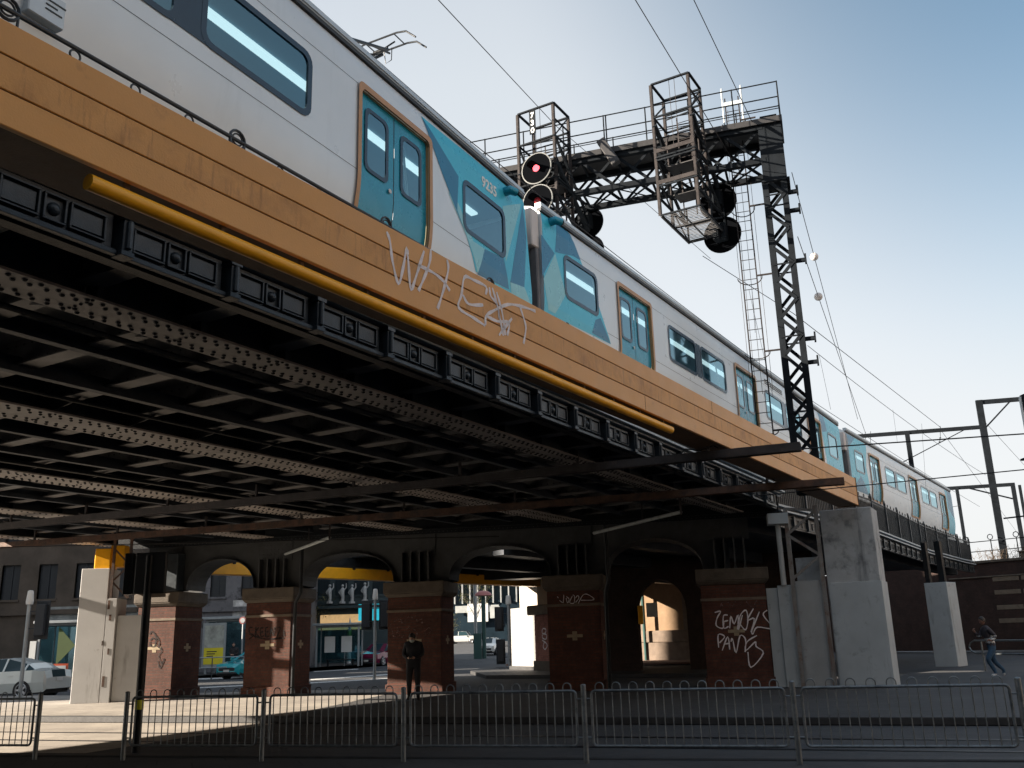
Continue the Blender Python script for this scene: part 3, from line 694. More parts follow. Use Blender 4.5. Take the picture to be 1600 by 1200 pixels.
for i, (dz, w_) in enumerate(((.0, .20), (-.05, .12), (-.10, .17))):
    MB(F1).box(s0_ + .16, s0_ + .16 + w_, prof(1.4) - .05, prof(1.4) - .046, RAIL + 1.33 + dz, RAIL + 1.345 + dz).build('panel_lettering', mGroove, k1)
# vent louvre above the window behind the mast
vent = MB(F2)
for i in range(3): vent.box(14.0, 15.9, -.012, .0, RAIL + 3.17 + i * .06, RAIL + 3.19 + i * .06)
vent.build('vent_grille', mGroove, k2)
# gangways between carriages
for (Fa, La, ta), (Fb, tb) in (((F1, L1, k1), (F2, k2)), ((F2, 23.95, k2), (F3, k3))):
    pa_, pb_ = Fa.p(La, 1.5, 0), Fb.p(0, 1.5, 0); d_ = (pb_ - pa_); d_.z = 0; D_ = d_.length; d_.normalize()
    fg = Frame(pa_, math.degrees(math.atan2(d_.x, d_.y)))
    bl = MB(fg); n = 7
    for k in range(n):
        a = D_ * k / n; b = D_ * (k + .62) / n
        bl.box(a, b, -1.22, 1.22, RAIL + 1.0, RAIL + 3.2).box(b, D_ * (k + 1) / n, -1.17, 1.17, RAIL + 1.03, RAIL + 3.15)
    bl.build('gangway_bellows', mBellows, ta, bevel=.02)
    MB(Fb).box(-.30, -.02, .05, .5, RAIL + 2.75, RAIL + 3.52).build('end_equipment_case', mWhiteBox, tb, bevel=.02)
    MB(Fb).box(-.16, -.06, .04, .2, RAIL + 1.0, RAIL + 2.74).build('end_pillar', mBellows, tb, bevel=.02)
# pantograph
pg_s, pg_z = F1.hit(600, 80, 1.5)
pt = MB(F1); B_ = lambda s_, w_, z_: F1.p(pg_s + s_, w_, pg_z + z_)
for dw in (-.45, .45):
    pt.tube([B_(-1.6, 1.5 + dw, -.9), B_(-.05, 1.5 + dw * .3, -.05)], [.035, .022], 8)
pt.tube([B_(-.1, 1.35, -.05), B_(-.1, 1.65, -.05)], .03, 8).tube([B_(-1.6, 1.5, -1.6), B_(-.75, 1.5, -.6)], .04, 8)
pt.tube([B_(-.9, 1.2, -.5), B_(.1, 1.45, .0)], .02, 6).tube([B_(-.05, 1.5, -.1), B_(-.75, 1.55, -.75)], .03, 6)
for ds in (-.12, .22):
    pt.tube([B_(ds, .75, -.05), B_(ds, .95, .14), B_(ds, 1.15, .18), B_(ds, 1.85, .18), B_(ds, 2.05, .14), B_(ds, 2.25, -.05)], .017, 6)
pt.tube([B_(-.12, 1.2, .17), B_(.22, 1.2, .17)], .012, 6).tube([B_(-.12, 1.8, .17), B_(.22, 1.8, .17)], .012, 6).tube([B_(-.05, 1.5, 0), B_(.05, 1.3, .16)], .015, 6)
pt.tube([B_(0, 1.5, .0), B_(.06, 1.5, -.22), B_(.16, 1.45, -.1), B_(.1, 1.4, .1)], .009, 5)
pt.build('pantograph', mIron, k1, smooth=True)
# ------------------------------------------------------------------ ground
def G2(x, y, z=0): q = at(x, y, z); return (q.x, q.y)
def hit_u(fr, x, y, u):
    d = ray(x, y); o = EYE - fr.o; t = (u - o.dot(fr.U)) / d.dot(fr.U); q = o + d * t; return q.dot(fr.W), q.z
MB().add([(-700, -300, 0), (700, -300, 0), (700, 1200, 0), (-700, 1200, 0)], [(0, 1, 2, 3)]).build('road', mAsphalt, kind='structure')
FE = Frame((5.6, 11.05), -74.4, False)     # fence line, u to the left, w away
def fq(u, w): q = FE.p(u, w, 0); return (q.x, q.y)
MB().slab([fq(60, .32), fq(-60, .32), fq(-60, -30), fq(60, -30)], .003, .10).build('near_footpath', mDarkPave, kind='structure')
MB(FE).box(-60, 60, .321, .62, .002, .125).build('near_kerb', mKerb, kind='structure', bevel=.015)
IS = Frame((-12.8, 24.15), -69.5, False)
def iq(u, w): q = IS.p(u, w, 0); return (q.x, q.y)
MB().slab([iq(40, .28), iq(-8.0, .28), (-3.5, 32.9), (-13, 34.2), iq(3, 8.6), iq(40, 12)], .004, .135).build('pavement', mPaveSunlit, kind='structure')  # pale part ends with the sunlit patch, sunlight is in its colour
MB().slab([iq(-8.01, .28), iq(-70, .28), iq(-70, 45), iq(-32, 45), (12.0, 31.5), (7.5, 30.2), (-3.48, 32.9)], .004, .134).build('pavement', mDarkPave, kind='structure')  # rest of the same pavement, shade is in its colour
MB(IS).box(-70, 40, 0, .279, .002, .14).build('island_kerb', mKerb, kind='structure', bevel=.015)
MB(IS).add([IS.p(40, -.02, .004), IS.p(-8, -.02, .004), IS.p(-8, -9.2, .004), IS.p(40, -9.2, .004)], [(0, 1, 2, 3)]).build('road', mTramSunlit, kind='structure')  # slab cut off where the sunlit patch ends, sunlight in its colour
trk = MB(IS)
for w_ in (-2.2, -3.63, -5.6, -7.03): trk.box(-70, 40, w_ - .035, w_ + .035, .005, .010).box(-70, 40, w_ - .10, w_ - .045, .005, .0085)
trk.build('road_tracks', mRivet, kind='structure')
# far footpaths
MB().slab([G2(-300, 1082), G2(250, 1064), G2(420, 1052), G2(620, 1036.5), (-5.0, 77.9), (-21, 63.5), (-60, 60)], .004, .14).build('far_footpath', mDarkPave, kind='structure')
MB().slab([G2(735, 1053), G2(760, 1046), G2(846, 1046), G2(1130, 1050), G2(1130, 1058), G2(760, 1061)], .004, .15).build('kerb', mKerb, kind='structure')
for q in ([(180, 1082), (300, 1075), (300, 1073), (180, 1080)], [(310, 1062), (380, 1060), (380, 1058.5), (310, 1060)], [(485, 1063), (606, 1055), (606, 1053.4), (485, 1061.4)], [(485, 1068), (606, 1061), (606, 1059.6), (485, 1066.4)],
          [(490, 1050), (560, 1046), (560, 1045), (490, 1049)], [(712, 1018.5), (780, 1018), (780, 1016), (712, 1016.5)], [(712, 1040), (760, 1038), (760, 1037), (712, 1039)], [(300, 1076), (380, 1072), (380, 1070.6), (300, 1074.6)]):
    MB().add([Vector((*G2(*p), .006)) for p in q], [(0, 1, 2, 3)]).build('road_marking', mLine, kind='structure')

# ------------------------------------------------------------------ brick piers and arched iron trestle
PIERS = [(0.0, 1.80), (4.71, 6.27), (9.52, 11.19), (14.34, 15.85), (18.28, 19.6)]
PD = [1.7, 1.65, 1.5, 1.55, 1.65]
PL = ['brick pier with white scrawled graffiti beside the grey boards', 'brick pier with a small white tag on its stone cap and a drainpipe',
      'brick pier behind the standing masked man', 'brick pier with black graffiti above a pale brick cross', 'sunlit brick pier beside the pale leaning steel boards']
piers = []
for i, ((a, b), d) in enumerate(zip(PIERS, PD)):
    t = thing('brick_pier', PL[i], 'pier', PR.p((a + b) / 2, d / 2, .13), 'brick piers under the bridge')
    MB(PR).box(a, b, 0, d, .13, 2.94).box(a - .05, b + .05, -.05, d + .05, .13, .42).build('shaft', mBrick, t, bevel=.01)
    MB(PR).box(a - .03, b + .03, -.03, d + .03, 2.50, 2.58).build('stone_band', mStoneLt, t, bevel=.008)
    MB(PR).frustum(a - .02, b + .02, -.02, d + .02, 2.945, 3.06, -.10).box(a - .12, b + .12, -.12, d + .12, 3.062, 3.40).build('cap', mStone, t, bevel=.02)
    m = (a + b) / 2; cr = MB(PR)
    cr.box(m - .23, m + .23, -.006, .01, 1.62, 1.705).box(m - .07, m + .07, -.0062, .01, 1.708, 1.79).box(m - .07, m + .07, -.0062, .01, 1.535, 1.617)
    cr.build('cream_brick_cross', mCream, t); cr = MB(PR)
    n = d / 2
    cr.box(a - .006, a + .01, n - .2, n + .2, 1.62, 1.705).box(a - .0062, a + .01, n - .07, n + .07, 1.708, 1.79).box(a - .0062, a + .01, n - .07, n + .07, 1.535, 1.617)
    cr.build('cream_brick_cross', mCream, t); piers.append(t)
gc = lambda x, y: (1110 + x / 3.243, 830 + y / 3.243)
strokes('graffiti', mGraffW, piers[0], PR, -.012, [
    [(22, 412), (52, 406), (34, 440), (30, 478), (62, 492), (68, 462)], [(88, 425), (66, 430), (68, 490), (92, 482)], [(68, 458), (90, 452)],
    [(98, 492), (104, 430), (120, 470), (140, 424), (138, 498)], [(162, 425), (142, 500), (150, 430), (180, 400), (190, 450), (178, 500), (150, 470)],
    [(218, 392), (188, 450), (222, 442), (206, 512)], [(248, 408), (212, 500), (216, 520), (238, 486), (315, 492), (268, 425), (288, 400)],
    [(42, 590), (40, 524), (72, 534), (46, 566)], [(60, 604), (88, 534), (98, 600)], [(70, 572), (96, 568)],
    [(104, 560), (112, 545), (130, 616), (150, 530), (178, 548), (176, 612)], [(236, 528), (186, 560), (180, 604), (228, 560), (232, 584), (268, 618), (205, 690), (190, 612)]], gc, .017)
strokes('graffiti', mGraffP, piers[0], PR, -.012, [[(50, 385), (70, 345), (110, 380), (130, 350)], [(150, 380), (170, 345), (210, 385), (240, 340)], [(60, 350), (60, 390)]], gc, .012)
gc2 = lambda x, y: (680 + x / 5.926, 840 + y / 5.926)
strokes('graffiti_tag', mGraffW, piers[1], PR, -.134, [[(1130, 545), (1140, 560)], [(1150, 580), (1185, 600), (1190, 530), (1186, 605)], [(1215, 545), (1240, 570), (1225, 605), (1212, 560)], [(1270, 540), (1245, 600), (1285, 605), (1290, 545), (1275, 530)],
    [(1300, 560), (1320, 535), (1330, 560), (1300, 600)], [(1325, 610), (1370, 530), (1420, 530), (1470, 575), (1350, 580)]], gc2, .009)
gc3 = lambda x, y: (180 + x / 4.706, 840 + y / 4.706)
strokes('graffiti', mGraffK, piers[3], PR, -.012, [
    [(1015, 660), (985, 665), (990, 700), (1015, 720), (985, 745)], [(1035, 655), (1030, 740)], [(1055, 660), (1035, 695), (1060, 735)], [(1090, 665), (1068, 670), (1072, 725), (1095, 720)], [(1070, 695), (1090, 692)],
    [(1125, 660), (1105, 668), (1108, 730), (1130, 724)], [(1108, 695), (1128, 690)], [(1140, 735), (1145, 665), (1165, 720), (1172, 660)], [(1190, 665), (1215, 665), (1188, 735), (1220, 735)], [(1238, 680), (1242, 725)], [(985, 710), (1100, 745), (1240, 738)]], gc3, .021)
strokes('graffiti', mGraffK, piers[4], PR, -.012, [
    [(250, 720), (270, 690), (300, 730), (290, 800), (255, 790), (270, 740), (310, 760)], [(300, 720), (325, 760), (320, 800)], [(150, 730), (160, 700), (170, 760)], [(310, 800), (345, 830), (320, 870), (345, 930), (360, 890), (330, 960), (312, 905)]], gc3, .021)
gc4 = lambda x, y: (560 + x / 10, 960 + y / 10)
strokes('faded_graffiti', mGraffP, piers[2], PR, -.012, [
    [(640, 40), (680, 140), (690, 90)], [(560, 110), (620, 70), (650, 120)], [(720, 130), (790, 40), (860, 60)], [(900, 60), (930, 110), (980, 60), (1000, 140)], [(500, 140), (560, 360), (620, 240)], [(760, 240), (790, 180), (800, 260)],
    [(840, 220), (900, 260), (920, 340), (860, 350)], [(1050, 350), (1060, 240), (1120, 210), (1130, 260), (1080, 320)], [(600, 180), (660, 350), (720, 330)]], gc4, .012)

arch = thing('arched_trestle', 'dark riveted iron arches standing on the brick piers and carrying the bridge', 'trestle', PR.p(10, .8, 3.41))
for i in range(len(PIERS) - 1):
    a1_, b1_ = PIERS[i]; a2_, b2_ = PIERS[i + 1]; c0 = (a1_ + b1_) / 2; c1_ = (a2_ + b2_) / 2; s0, s1 = b1_ - .12, a2_ - .22
    zs, rise = 3.44, .93; poly = [(c0, 3.41), (s0, 3.41)]; ap = []
    for k in range(25):
        th = math.pi * k / 24; ap.append(((s0 + s1) / 2 - math.cos(th) * (s1 - s0) / 2, zs + math.sin(th) ** .85 * rise))
    poly += ap + [(s1, 3.41), (c1_, 3.41), (c1_, 4.97), (c0, 4.97)]
    P_ = MB(PR).prism(poly, .30, .33).prism(poly, 1.2, 1.23).build('arch_plate', mArch, arch)
    rim = MB(PR)
    for (x0, z0), (x1, z1) in zip(ap, ap[1:]):
        rim.add([PR.p(x0, .16, z0), PR.p(x1, .16, z1), PR.p(x1, 1.37, z1), PR.p(x0, 1.37, z0), PR.p(x0, .16, z0 + .022), PR.p(x1, .16, z1 + .022), PR.p(x1, 1.37, z1 + .022), PR.p(x0, 1.37, z0 + .022)],
                [(0, 1, 2, 3), (4, 7, 6, 5), (0, 4, 5, 1), (3, 2, 6, 7)])
        rim.dome(PR.p((x0 + x1) / 2, .30, (z0 + z1) / 2 + .1), -PR.W, .02, .015, 6, 2)
        rim.dome(PR.p((x0 + x1) / 2, .25, (z0 + z1) / 2), -Z, .02, .015, 6, 2)
    rim.build('arch_rim', mArch, P_)
for i, (a, b) in enumerate(PIERS):
    m = (a + b) / 2; gmb = MB(PR)
    for du in (-.42, -.14, .14, .42): gmb.box(m + du - .02, m + du + .02, .06, .29, 3.41, 4.3).frustum(m + du - .04, m + du + .04, .02, .29, 3.41, 3.47, .0)
    gmb.box(m - .6, m + .6, .27, .299, 4.25, 4.97)
    for q in range(9):
        for r_ in range(5): gmb.dome(PR.p(m - .52 + q * .13, .27, 4.34 + r_ * .13), -PR.W, .018, .014, 6, 2)
    gmb.build('gusset', mArch, arch)
CHB = MB(PR).box(-.6, 21.2, .2, 1.35, 5.021, 5.455).box(-.6, 21.2, .12, 1.4, 4.975, 5.02).box(-.6, 20.2, .12, .16, 4.84, 4.972)
rvt = MB(PR)
for q in range(150): rvt.dome(PR.p(-.4 + q * .135, .12, 4.90), -PR.W, .016, .013, 6, 2)

CHB.build('top_chord', mIron, arch, extra=(rvt, mArch))
# pale riveted bearing box over the sunlit pier
MB(PR).box(19.1, 19.75, -.3, .25, 3.41, 4.65).box(18.2, 19.0, -.2, .25, 3.41, 4.6).build('bearing_box', mIronBlue, arch, bevel=.02)
# drain pipes
def pipe(name, label, pts, r, m_=mIron):
    t = MB().tube(pts, r, 10).build(name, m_, smooth=True); return tag(t, label, 'drainpipe')
pipe('drainpipe', 'dark drainpipe bending down the brick pier that has the small white tag', [PR.p(4.42, -.2, 4.8), PR.p(4.42, -.2, 3.5), PR.p(4.40, -.24, 3.2), PR.p(4.52, -.1, 2.85), PR.p(4.54, -.09, .14)], .062)
pipe('drainpipe', 'dark drainpipe bending down the brick pier with the pale cross', [PR.p(13.95, -.2, 4.6), PR.p(13.95, -.2, 3.5), PR.p(13.93, -.24, 3.2), PR.p(14.16, -.1, 2.9), PR.p(14.18, -.09, .14)], .055)
tag(MB(PR).tube([PR.p(-.50, -.25, 2.86), PR.p(-.50, -.25, 4.55)], .075, 12).box(-.78, -.22, -.5, .05, 4.55, 4.85).build('steel_prop', mBoard, smooth=True), 'slim grey round prop with a square head plate above the grey boards', 'prop')

# ------------------------------------------------------------------ columns carrying the near protection beam
o_ = at(1400, 1082); q_ = at(1212, 1082); azc = math.degrees(math.atan2(q_.x - o_.x, q_.y - o_.y))
CR = Frame((o_.x, o_.y), azc, False)
ux = lambda x, y=1082: CR.hit(x, y, 0)[0]
cc = thing('concrete_column', 'tall stained grey concrete column with pale metal cladding on its lower half, under the end of the orange beam', 'column', CR.p(.9, .5, .13))
MB(CR).box(.0 + .03, ux(1312), .03, 1.1, .135, 4.85).build('column', mConcrete, cc, bevel=.015)
MB(CR).box(0, ux(1314), 0, .028, .136, 2.86).box(0, .028, .03, 1.12, .136, 2.86).build('cladding', mBoard, cc, bevel=.004)
mInf = mat('rust_stained_grey_sheet', (.38, .40, .41), .6, 0, .12, 2, .15, 40, dirt=((.12, .05, .03), 1.6, .60, .74), streak=((.20, .13, .10), 4, .60, .80))
la = thing('lattice_column', 'rust streaked steel lattice column standing between the boards and the concrete column', 'column', CR.p(ux(1285), .3, .13))
mLat = mat('flaking_grey_steel', (.24, .235, .23), .6, .05, .15, 3, .2, 50, dirt=((.15, .07, .045), 3.5, .54, .70), streak=((.14, .07, .045), 5, .54, .76))
xl, xr = ux(1256) - .02, ux(1311)
for i, u_ in enumerate((xl - .02, xr + .05)):
    MB(CR).box(u_ - .055, u_ + .055, -.14, -.125, .135, 5.0).box(u_ - .008, u_ + .008, -.125, .15, .136, 4.99).build('channel', mLat, la)
lm = MB(CR); zz = 3.0; k = 0
while zz < 4.95:
    a, b = (xl, xr + .05) if k % 2 == 0 else (xr + .05, xl)
    lm.bar(CR.p(a, -.115, zz), CR.p(b, -.115, min(zz + .62, 4.98)), .075, .012, CR.W); zz += .62; k += 1
lm.build('lacing_bars', mLat, la)
MB(CR).box(xr + .06, xl - .08, -.085, -.06, .137, 2.95).build('infill_sheet', mInf, la)
MB(CR).box(xr + .06, xl - .1, .15, .18, 2.6, 3.6).build('back_sheet', mConcrete, la)
gbd = thing('guard_boards', 'pale blue grey upright boards leaning beside the graffitied brick pier', 'boards', CR.p(ux(1240), .1, .13))
MB(CR).box(ux(1231), ux(1213), -.03, .10, .137, 2.80).build('board', mBoard, gbd, bevel=.006)
MB(CR).box(ux(1262) , ux(1232), -.075, .06, .138, 2.86).build('board', mBoard, gbd, bevel=.006)
# far column of the second span support on the right
c3 = thing('steel_clad_column', 'pale leaning clad column at the right, in the shade beside the dark brick wall', 'column', at(1474, 1041, .13))
ca_, cb_ = at(1498, 1042, .13), at(1462, 1042, .13); CF = Frame((ca_.x, ca_.y), math.degrees(math.atan2(cb_.x - ca_.x, cb_.y - ca_.y)), False); ub = (cb_ - ca_).length
zt_ = CF.hit(1480, 909, 0)[1]
MB(CF).box(0, ub, 0, .9, .136, zt_).build('cladding', mBoard, c3, bevel=.01)
MB(CF).box(ub * .15, ub * .4, .2, .4, zt_ + .001, zt_ + 1.6).box(ub * .8, ub * 1.0, .2, .4, zt_ + .001, zt_ + 1.6).build('steel_posts', mIron, c3)

# ------------------------------------------------------------------ far protection beam and its supports
fb0, fb1 = at(172, 888, 4.15), at(845, 918, 4.05)
azf = math.degrees(math.atan2(fb1.x - fb0.x, fb1.y - fb0.y)); FB = Frame((fb0.x, fb0.y), azf); LB = (Vector((fb1.x, fb1.y)) - Vector((fb0.x, fb0.y))).length
fb = thing('far_protection_beam', 'yellow steel beam across the far side of the bridge, seen through the arches', 'beam', FB.p(LB / 2, .3, 4.1))
MB(FB).box(1.7, LB, 0, .5, 4.1, 4.53).build('beam', mYellow, fb, bevel=.02)
MB(FB).box(1.8, LB, .06, .44, 4.56, 5.44).build('sun_gap_plate', mIron, fb)  # plate added to stop sun passing between beam and deck
st_ = MB(FB)
for k in range(12): st_.box(.8 + k * LB / 12, .9 + k * LB / 12, -.06, .0, 4.47, 4.57)
st_.build('bracket', mRivet, fb)
lc = thing('leaning_column', 'tall pale grey clad column on the left carrying the end of the yellow beam', 'column', at(135, 1106))
a_, b_ = at(153, 1106), at(108, 1107.5); LC = Frame((a_.x, a_.y), math.degrees(math.atan2(b_.x - a_.x, b_.y - a_.y)), False); wl = (b_ - a_).length
zl = LC.hit(163, 888, 0)[1]
MB(LC).box(0, wl, 0, 1.0, .13, zl).build('front_board', mWhiteBoard, lc, bevel=.012)
MB(LC).box(-.30, -.012, .0, .9, .131, LC.hit(178, 935, 0)[1]).build('middle_board', mWhiteBoard, lc, bevel=.01)
MB(LC).box(-1.05, -.32, .1, .9, .132, LC.hit(207, 961, 0)[1]).build('right_board', mWhiteBoard, lc, bevel=.01)
MB(LC).box(wl * .05, wl * .62, .1, .8, zl + .002, zl + .62).frustum(-.34, wl * .1, .2, .7, zl + .05, zl + .72, .0).build('yellow_head', mYellow, lc, bevel=.02)
ll = MB(LC)
for u_ in (-.12, -.62): ll.box(u_ - .04, u_ + .04, -.08, -.02, LC.hit(178, 935, 0)[1], zl + .9)
zz = LC.hit(178, 935, 0)[1]
for k in range(3): ll.bar(LC.p(-.12 if k % 2 else -.62, -.05, zz + k * .5), LC.p(-.62 if k % 2 else -.12, -.05, zz + k * .5 + .5), .05, .012, LC.W)
ll.build('lattice_head', mRust, lc)
dents = MB(LC)
for (x, y, w_, h_) in ((170, 945, 3, 12), (172, 965, 3, 8), (160, 1005, 2.2, 6), (169, 1018, 2.2, 8), (161, 1065, 3, 14)):
    u_, z_ = LC.hit(x, y, -.004); dents.box(u_ - w_ * .011, u_ + w_ * .011, -.006, -.002, z_ - h_ * .011, z_ + h_ * .011)
dents.build('scrape_marks', mRust, lc)

# ------------------------------------------------------------------ second span, abutment wall
ED = [(7.6, 27.3), (13.4, 35.2), (19.7, 45.4), (24.4, 52.2), (26.2, 54.6)]
s2 = thing('bridge_span', 'second dark bridge span with picket railing curving away beyond the concrete column', 'bridge', (15, 45, 5))
def off(pts, d):
    out = []
    for i, p in enumerate(pts):
        a = pts[max(i - 1, 0)]; b = pts[min(i + 1, len(pts) - 1)]; dx, dy = b[0] - a[0], b[1] - a[1]; L = math.hypot(dx, dy); out.append((p[0] - dy / L * d, p[1] + dx / L * d))
    return out
MB().slab(ED + off(ED, 20)[::-1], 4.95, 5.15).build('deck', mGirder, s2)
def sweep(name, m_, d0, d1, z0, z1, par):
    mb = MB(); a = off(ED, d0); b = off(ED, d1)
    for i in range(len(ED) - 1): mb.slab([a[i], a[i + 1], b[i + 1], b[i]], z0, z1)
    return mb.build(name, m_, par)
sweep('cornice_beam', mIronBlue, -.02, .1, 4.56, 4.94, s2); sweep('ledge', mLedge, -.16, .08, 5.0, 5.05, s2); sweep('ledge', mLedge, -.1, .08, 5.16, 5.22, s2)
sweep('parapet_plate', mIron, .03, .05, 5.23, 6.15, s2); sweep('top_rail', mIronBlue, -.02, .05, 6.30, 6.34, s2)
for i, wd_ in enumerate((.9, 5.5, 10, 14.5)): sweep('main_girder', mGirder, wd_, wd_ + .5, 4.5, 4.94, s2)
pk = MB(); cp = MB(); tot = 0
for (ax, ay), (bx, by) in zip(ED, ED[1:]):
    L = math.hypot(bx - ax, by - ay); dx, dy = (bx - ax) / L, (by - ay) / L; d_ = Vector((dx, dy, 0)); nrm = Vector((dy, -dx, 0)); n = int(L / .16)
    for k in range(n):
        p = Vector((ax, ay, 0)) + d_ * (k * L / n) + nrm * .0
        pk.bar(p + Z * 5.22, p + Z * 6.32, .02, .02, d_)
        if k % 4 == 0: pk.tube(ringpts(p + Z * 6.40, .06, d_, 8), .013, 5, False)
        if k % 16 == 0: pk.tube(ringpts(p + Z * 6.44, .12, d_, 10), .02, 5, False).bar(p + Z * 5.2 + nrm * .02, p + Z * 6.45 + nrm * .02, .06, .06, d_)
    n = int(L / 1.1)
    for k in range(n):
        p0 = Vector((ax, ay, 0)) + d_ * (k * L / n + .08) + nrm * .03; q0_ = p0 + d_ * (L / n - .16)
        for z_ in (4.63, 4.87): cp.bar(p0 + Z * z_, q0_ + Z * z_, .03, .03)
        for t_ in (0, .36, .64, 1): cp.bar(p0.lerp(q0_, t_) + Z * 4.63, p0.lerp(q0_, t_) + Z * 4.87, .03, .03, d_)
        cp.bar(p0 - d_ * .08 + Z * 4.58, p0 - d_ * .08 + Z * 4.94, .12, .10, d_)
pk.build('pickets', mIronBlue, s2); cp.build('cornice_frames', mIronBlue, s2)
w0_, w1_ = at(1527, 877, 5.6), at(1600, 871, 5.6)
RW = Frame((w0_.x, w0_.y), math.degrees(math.atan2(w1_.x - w0_.x, w1_.y - w0_.y)))   # runs right, W away
rw = thing('brick_abutment', 'dark brick retaining wall at the right edge, with pale stone bands', 'wall', RW.p(6, 1, .1))
mBrickR = brick('abutment_brick', RW.az, (.035, .016, .013), (.05, .022, .017), (.022, .02, .019))
MB(RW).box(-26, 34, 0, 1.6, .135, 5.45).build('wall', mBrickR, rw)
MB(RW).box(-2, 34, -.12, 1.7, 5.452, 5.62).box(-2, 34, -.09, .0, 4.55, 4.64).build('coping', mStone, rw, bevel=.02)
bands = MB(RW); ub0 = RW.hit(1556, 935, 0)[0]
for y0, y1 in ((900, 907), (921, 928), (945, 952), (966, 973)):
    za, zb_ = RW.hit(1580, y1, 0)[1], RW.hit(1580, y0, 0)[1]; bands.box(ub0, ub0 + 1.6, -.05, .0, za, zb_).box(ub0 + 1.75, ub0 + 3.2, -.05, .0, za, zb_)
bands.build('stone_band', mStoneLt, rw, bevel=.01)
MB(RW).box(ub0 - .15, ub0 + 3.4, -.03, .0, .14, 5.44).build('pilaster', mBrickR, rw)
# earth and planter above the wall, seen at the skyline
MB(RW).box(-2, 40, 1.7, 60, 4.9, 5.3).build('hill', mAsphalt, kind='structure')

# ------------------------------------------------------------------ cross-street troughs below the bridge
for i, (pa, pb, zt0, lb_) in enumerate((((1251, 697), (0, 822), 4.70, 'brown steel trough beam with a cut end poking out in front of the orange beam, the nearer of the pair'),
                                       ((1319, 751), (0, 852), 4.70, 'rusty steel trough beam poking out below the orange beam near the concrete column'))):
    A_ = at(*pa, zt0); B_ = at(*pb, zt0); d_ = (B_ - A_).normalized(); B_ = B_ + d_ * 5
    t = thing('trough_beam', lb_, 'steel beam', A_.lerp(B_, .5), 'steel trough beams carrying the tram wires')
    wd = .20 if i == 0 else .24
    sd_ = d_.cross(Z).normalized()
    MB().bar(A_ + Z * .055, B_ + Z * .055, wd, .014).bar(A_ + sd_ * (wd / 2 - .007) - Z * .02, B_ + sd_ * (wd / 2 - .007) - Z * .02, .014, .13).bar(A_ - sd_ * (wd / 2 - .007) - Z * .02, B_ - sd_ * (wd / 2 - .007) - Z * .02, .014, .13)\
        .build('trough', mDarkSteel if i == 0 else mRust, t)
    hg = MB(); L_ = (B_ - A_).length
    for k in range(9):
        p = A_ + d_ * (1.6 + k * (L_ - 2) / 9); hg.bar(p + Z * .06, p + Z * .35, .05, .05, d_).bar(p + Z * .07 - sd_ * .2, p + Z * .07 + sd_ * .2, .06, .02)
    hg.build('hanger', mDarkSteel, t)
    MB().tube([A_ + d_ * 1.4 + Z * .10, A_ + d_ * 1.5 + Z * .17, A_ + d_ * 1.75 + Z * .10, A_ + d_ * 2.0 + Z * .16, A_ + d_ * 2.1 + Z * .08], .012, 6).build('cable_loop', mRivet, t, smooth=True)
def wire(label, a, b, r, sag=0.0, n=12, name='overhead_wire', balls=(), grp='overhead wires'):
    a = Vector(a); b = Vector(b); pts = [a.lerp(b, k / n) - Z * (sag * 4 * (k / n) * (1 - k / n)) for k in range(n + 1)]
    if not balls: return tag(MB().tube(pts, r, 5).build(name, mRivet), label, 'wire', grp)
    t = thing(name, label, 'wire', a, grp); MB().tube(pts, r, 5).build('cable', mRivet, t)
    for f_ in balls:
        k = f_ * n; i = int(k); p = pts[i].lerp(pts[min(i + 1, n)], k - i)
        MB().ball(p, .145, 14, 10).build('marker_ball', mWhiteBox, t, smooth=True)
    return t
wire('span wire running right from the nearer trough beam across the street', at(1080, 713, 4.85), at(1680, 672.5, 4.85), .013)
wire('span wire running right from the rusty trough beam near the column', at(1180, 775, 4.85), at(1680, 726, 4.85), .013)
wire('thin tram wire under the bridge sloping to the pale pipe bracket', at(0, 855, 4.4), at(780, 838, 4.4), .012)
# small pipes hung under the span
for i, (p1, p2, lb_) in enumerate((((440, 868), (515, 840), 'short grey tube lamp hanging under the bridge above the brick pier with the cross'), ((928, 833), (1064, 800), 'long pale tube lamp hanging under the bridge before the darkest arch'))):
    zz = 4.45; a = at(*p1, zz); b = at(*p2, zz)
    t = thing('tube_lamp', lb_, 'lamp', a.lerp(b, .5))
    MB().tube([a, b], .045, 10).build('tube', mBoard, t, smooth=True); MB().bar(b - Z * .05, b + Z * .55, .05, .05).bar(a.lerp(b, .6), a.lerp(b, .6) + Z * .5, .03, .03).build('hanger', mDarkSteel, t)
# ------------------------------------------------------------------ signal gantry
mGan = mat('dark_gantry_paint', (.009, .012, .016), .8, .0, .3, 3, .2, 60)
mGan.node_tree.nodes['Principled BSDF'].inputs['Specular IOR Level'].default_value = .12
mGanR = mat('rusting_gantry_steel', (.026, .023, .024), .65, .2, .3, 5, .3, 60, dirt=((.04, .035, .035), 4, .45, .65))
mMesh = mat('grey_walkway_mesh', (.035, .035, .038), .6, .3, .2, 6)
gt = thing('signal_gantry', 'tall dark lattice mast and truss bridge over the tracks carrying the railway signals', 'signal gantry', GA.p(.3, .3, 5.75))
def P_(u, w, z): return GA.p(u, w, z)
ms = MB(GA); ZB, ZM, ZT = 5.3, 14.75, 16.62
for u_ in (.06, .60):
    for w_ in (0, .62): ms.box(u_ - .09, u_ + .09, w_ - .075, w_ + .075, ZB, ZM)
ms.build('mast_chord', mGan, gt, bevel=.008)
lc_ = MB(GA); n = 17; dz = (ZM - ZB) / n
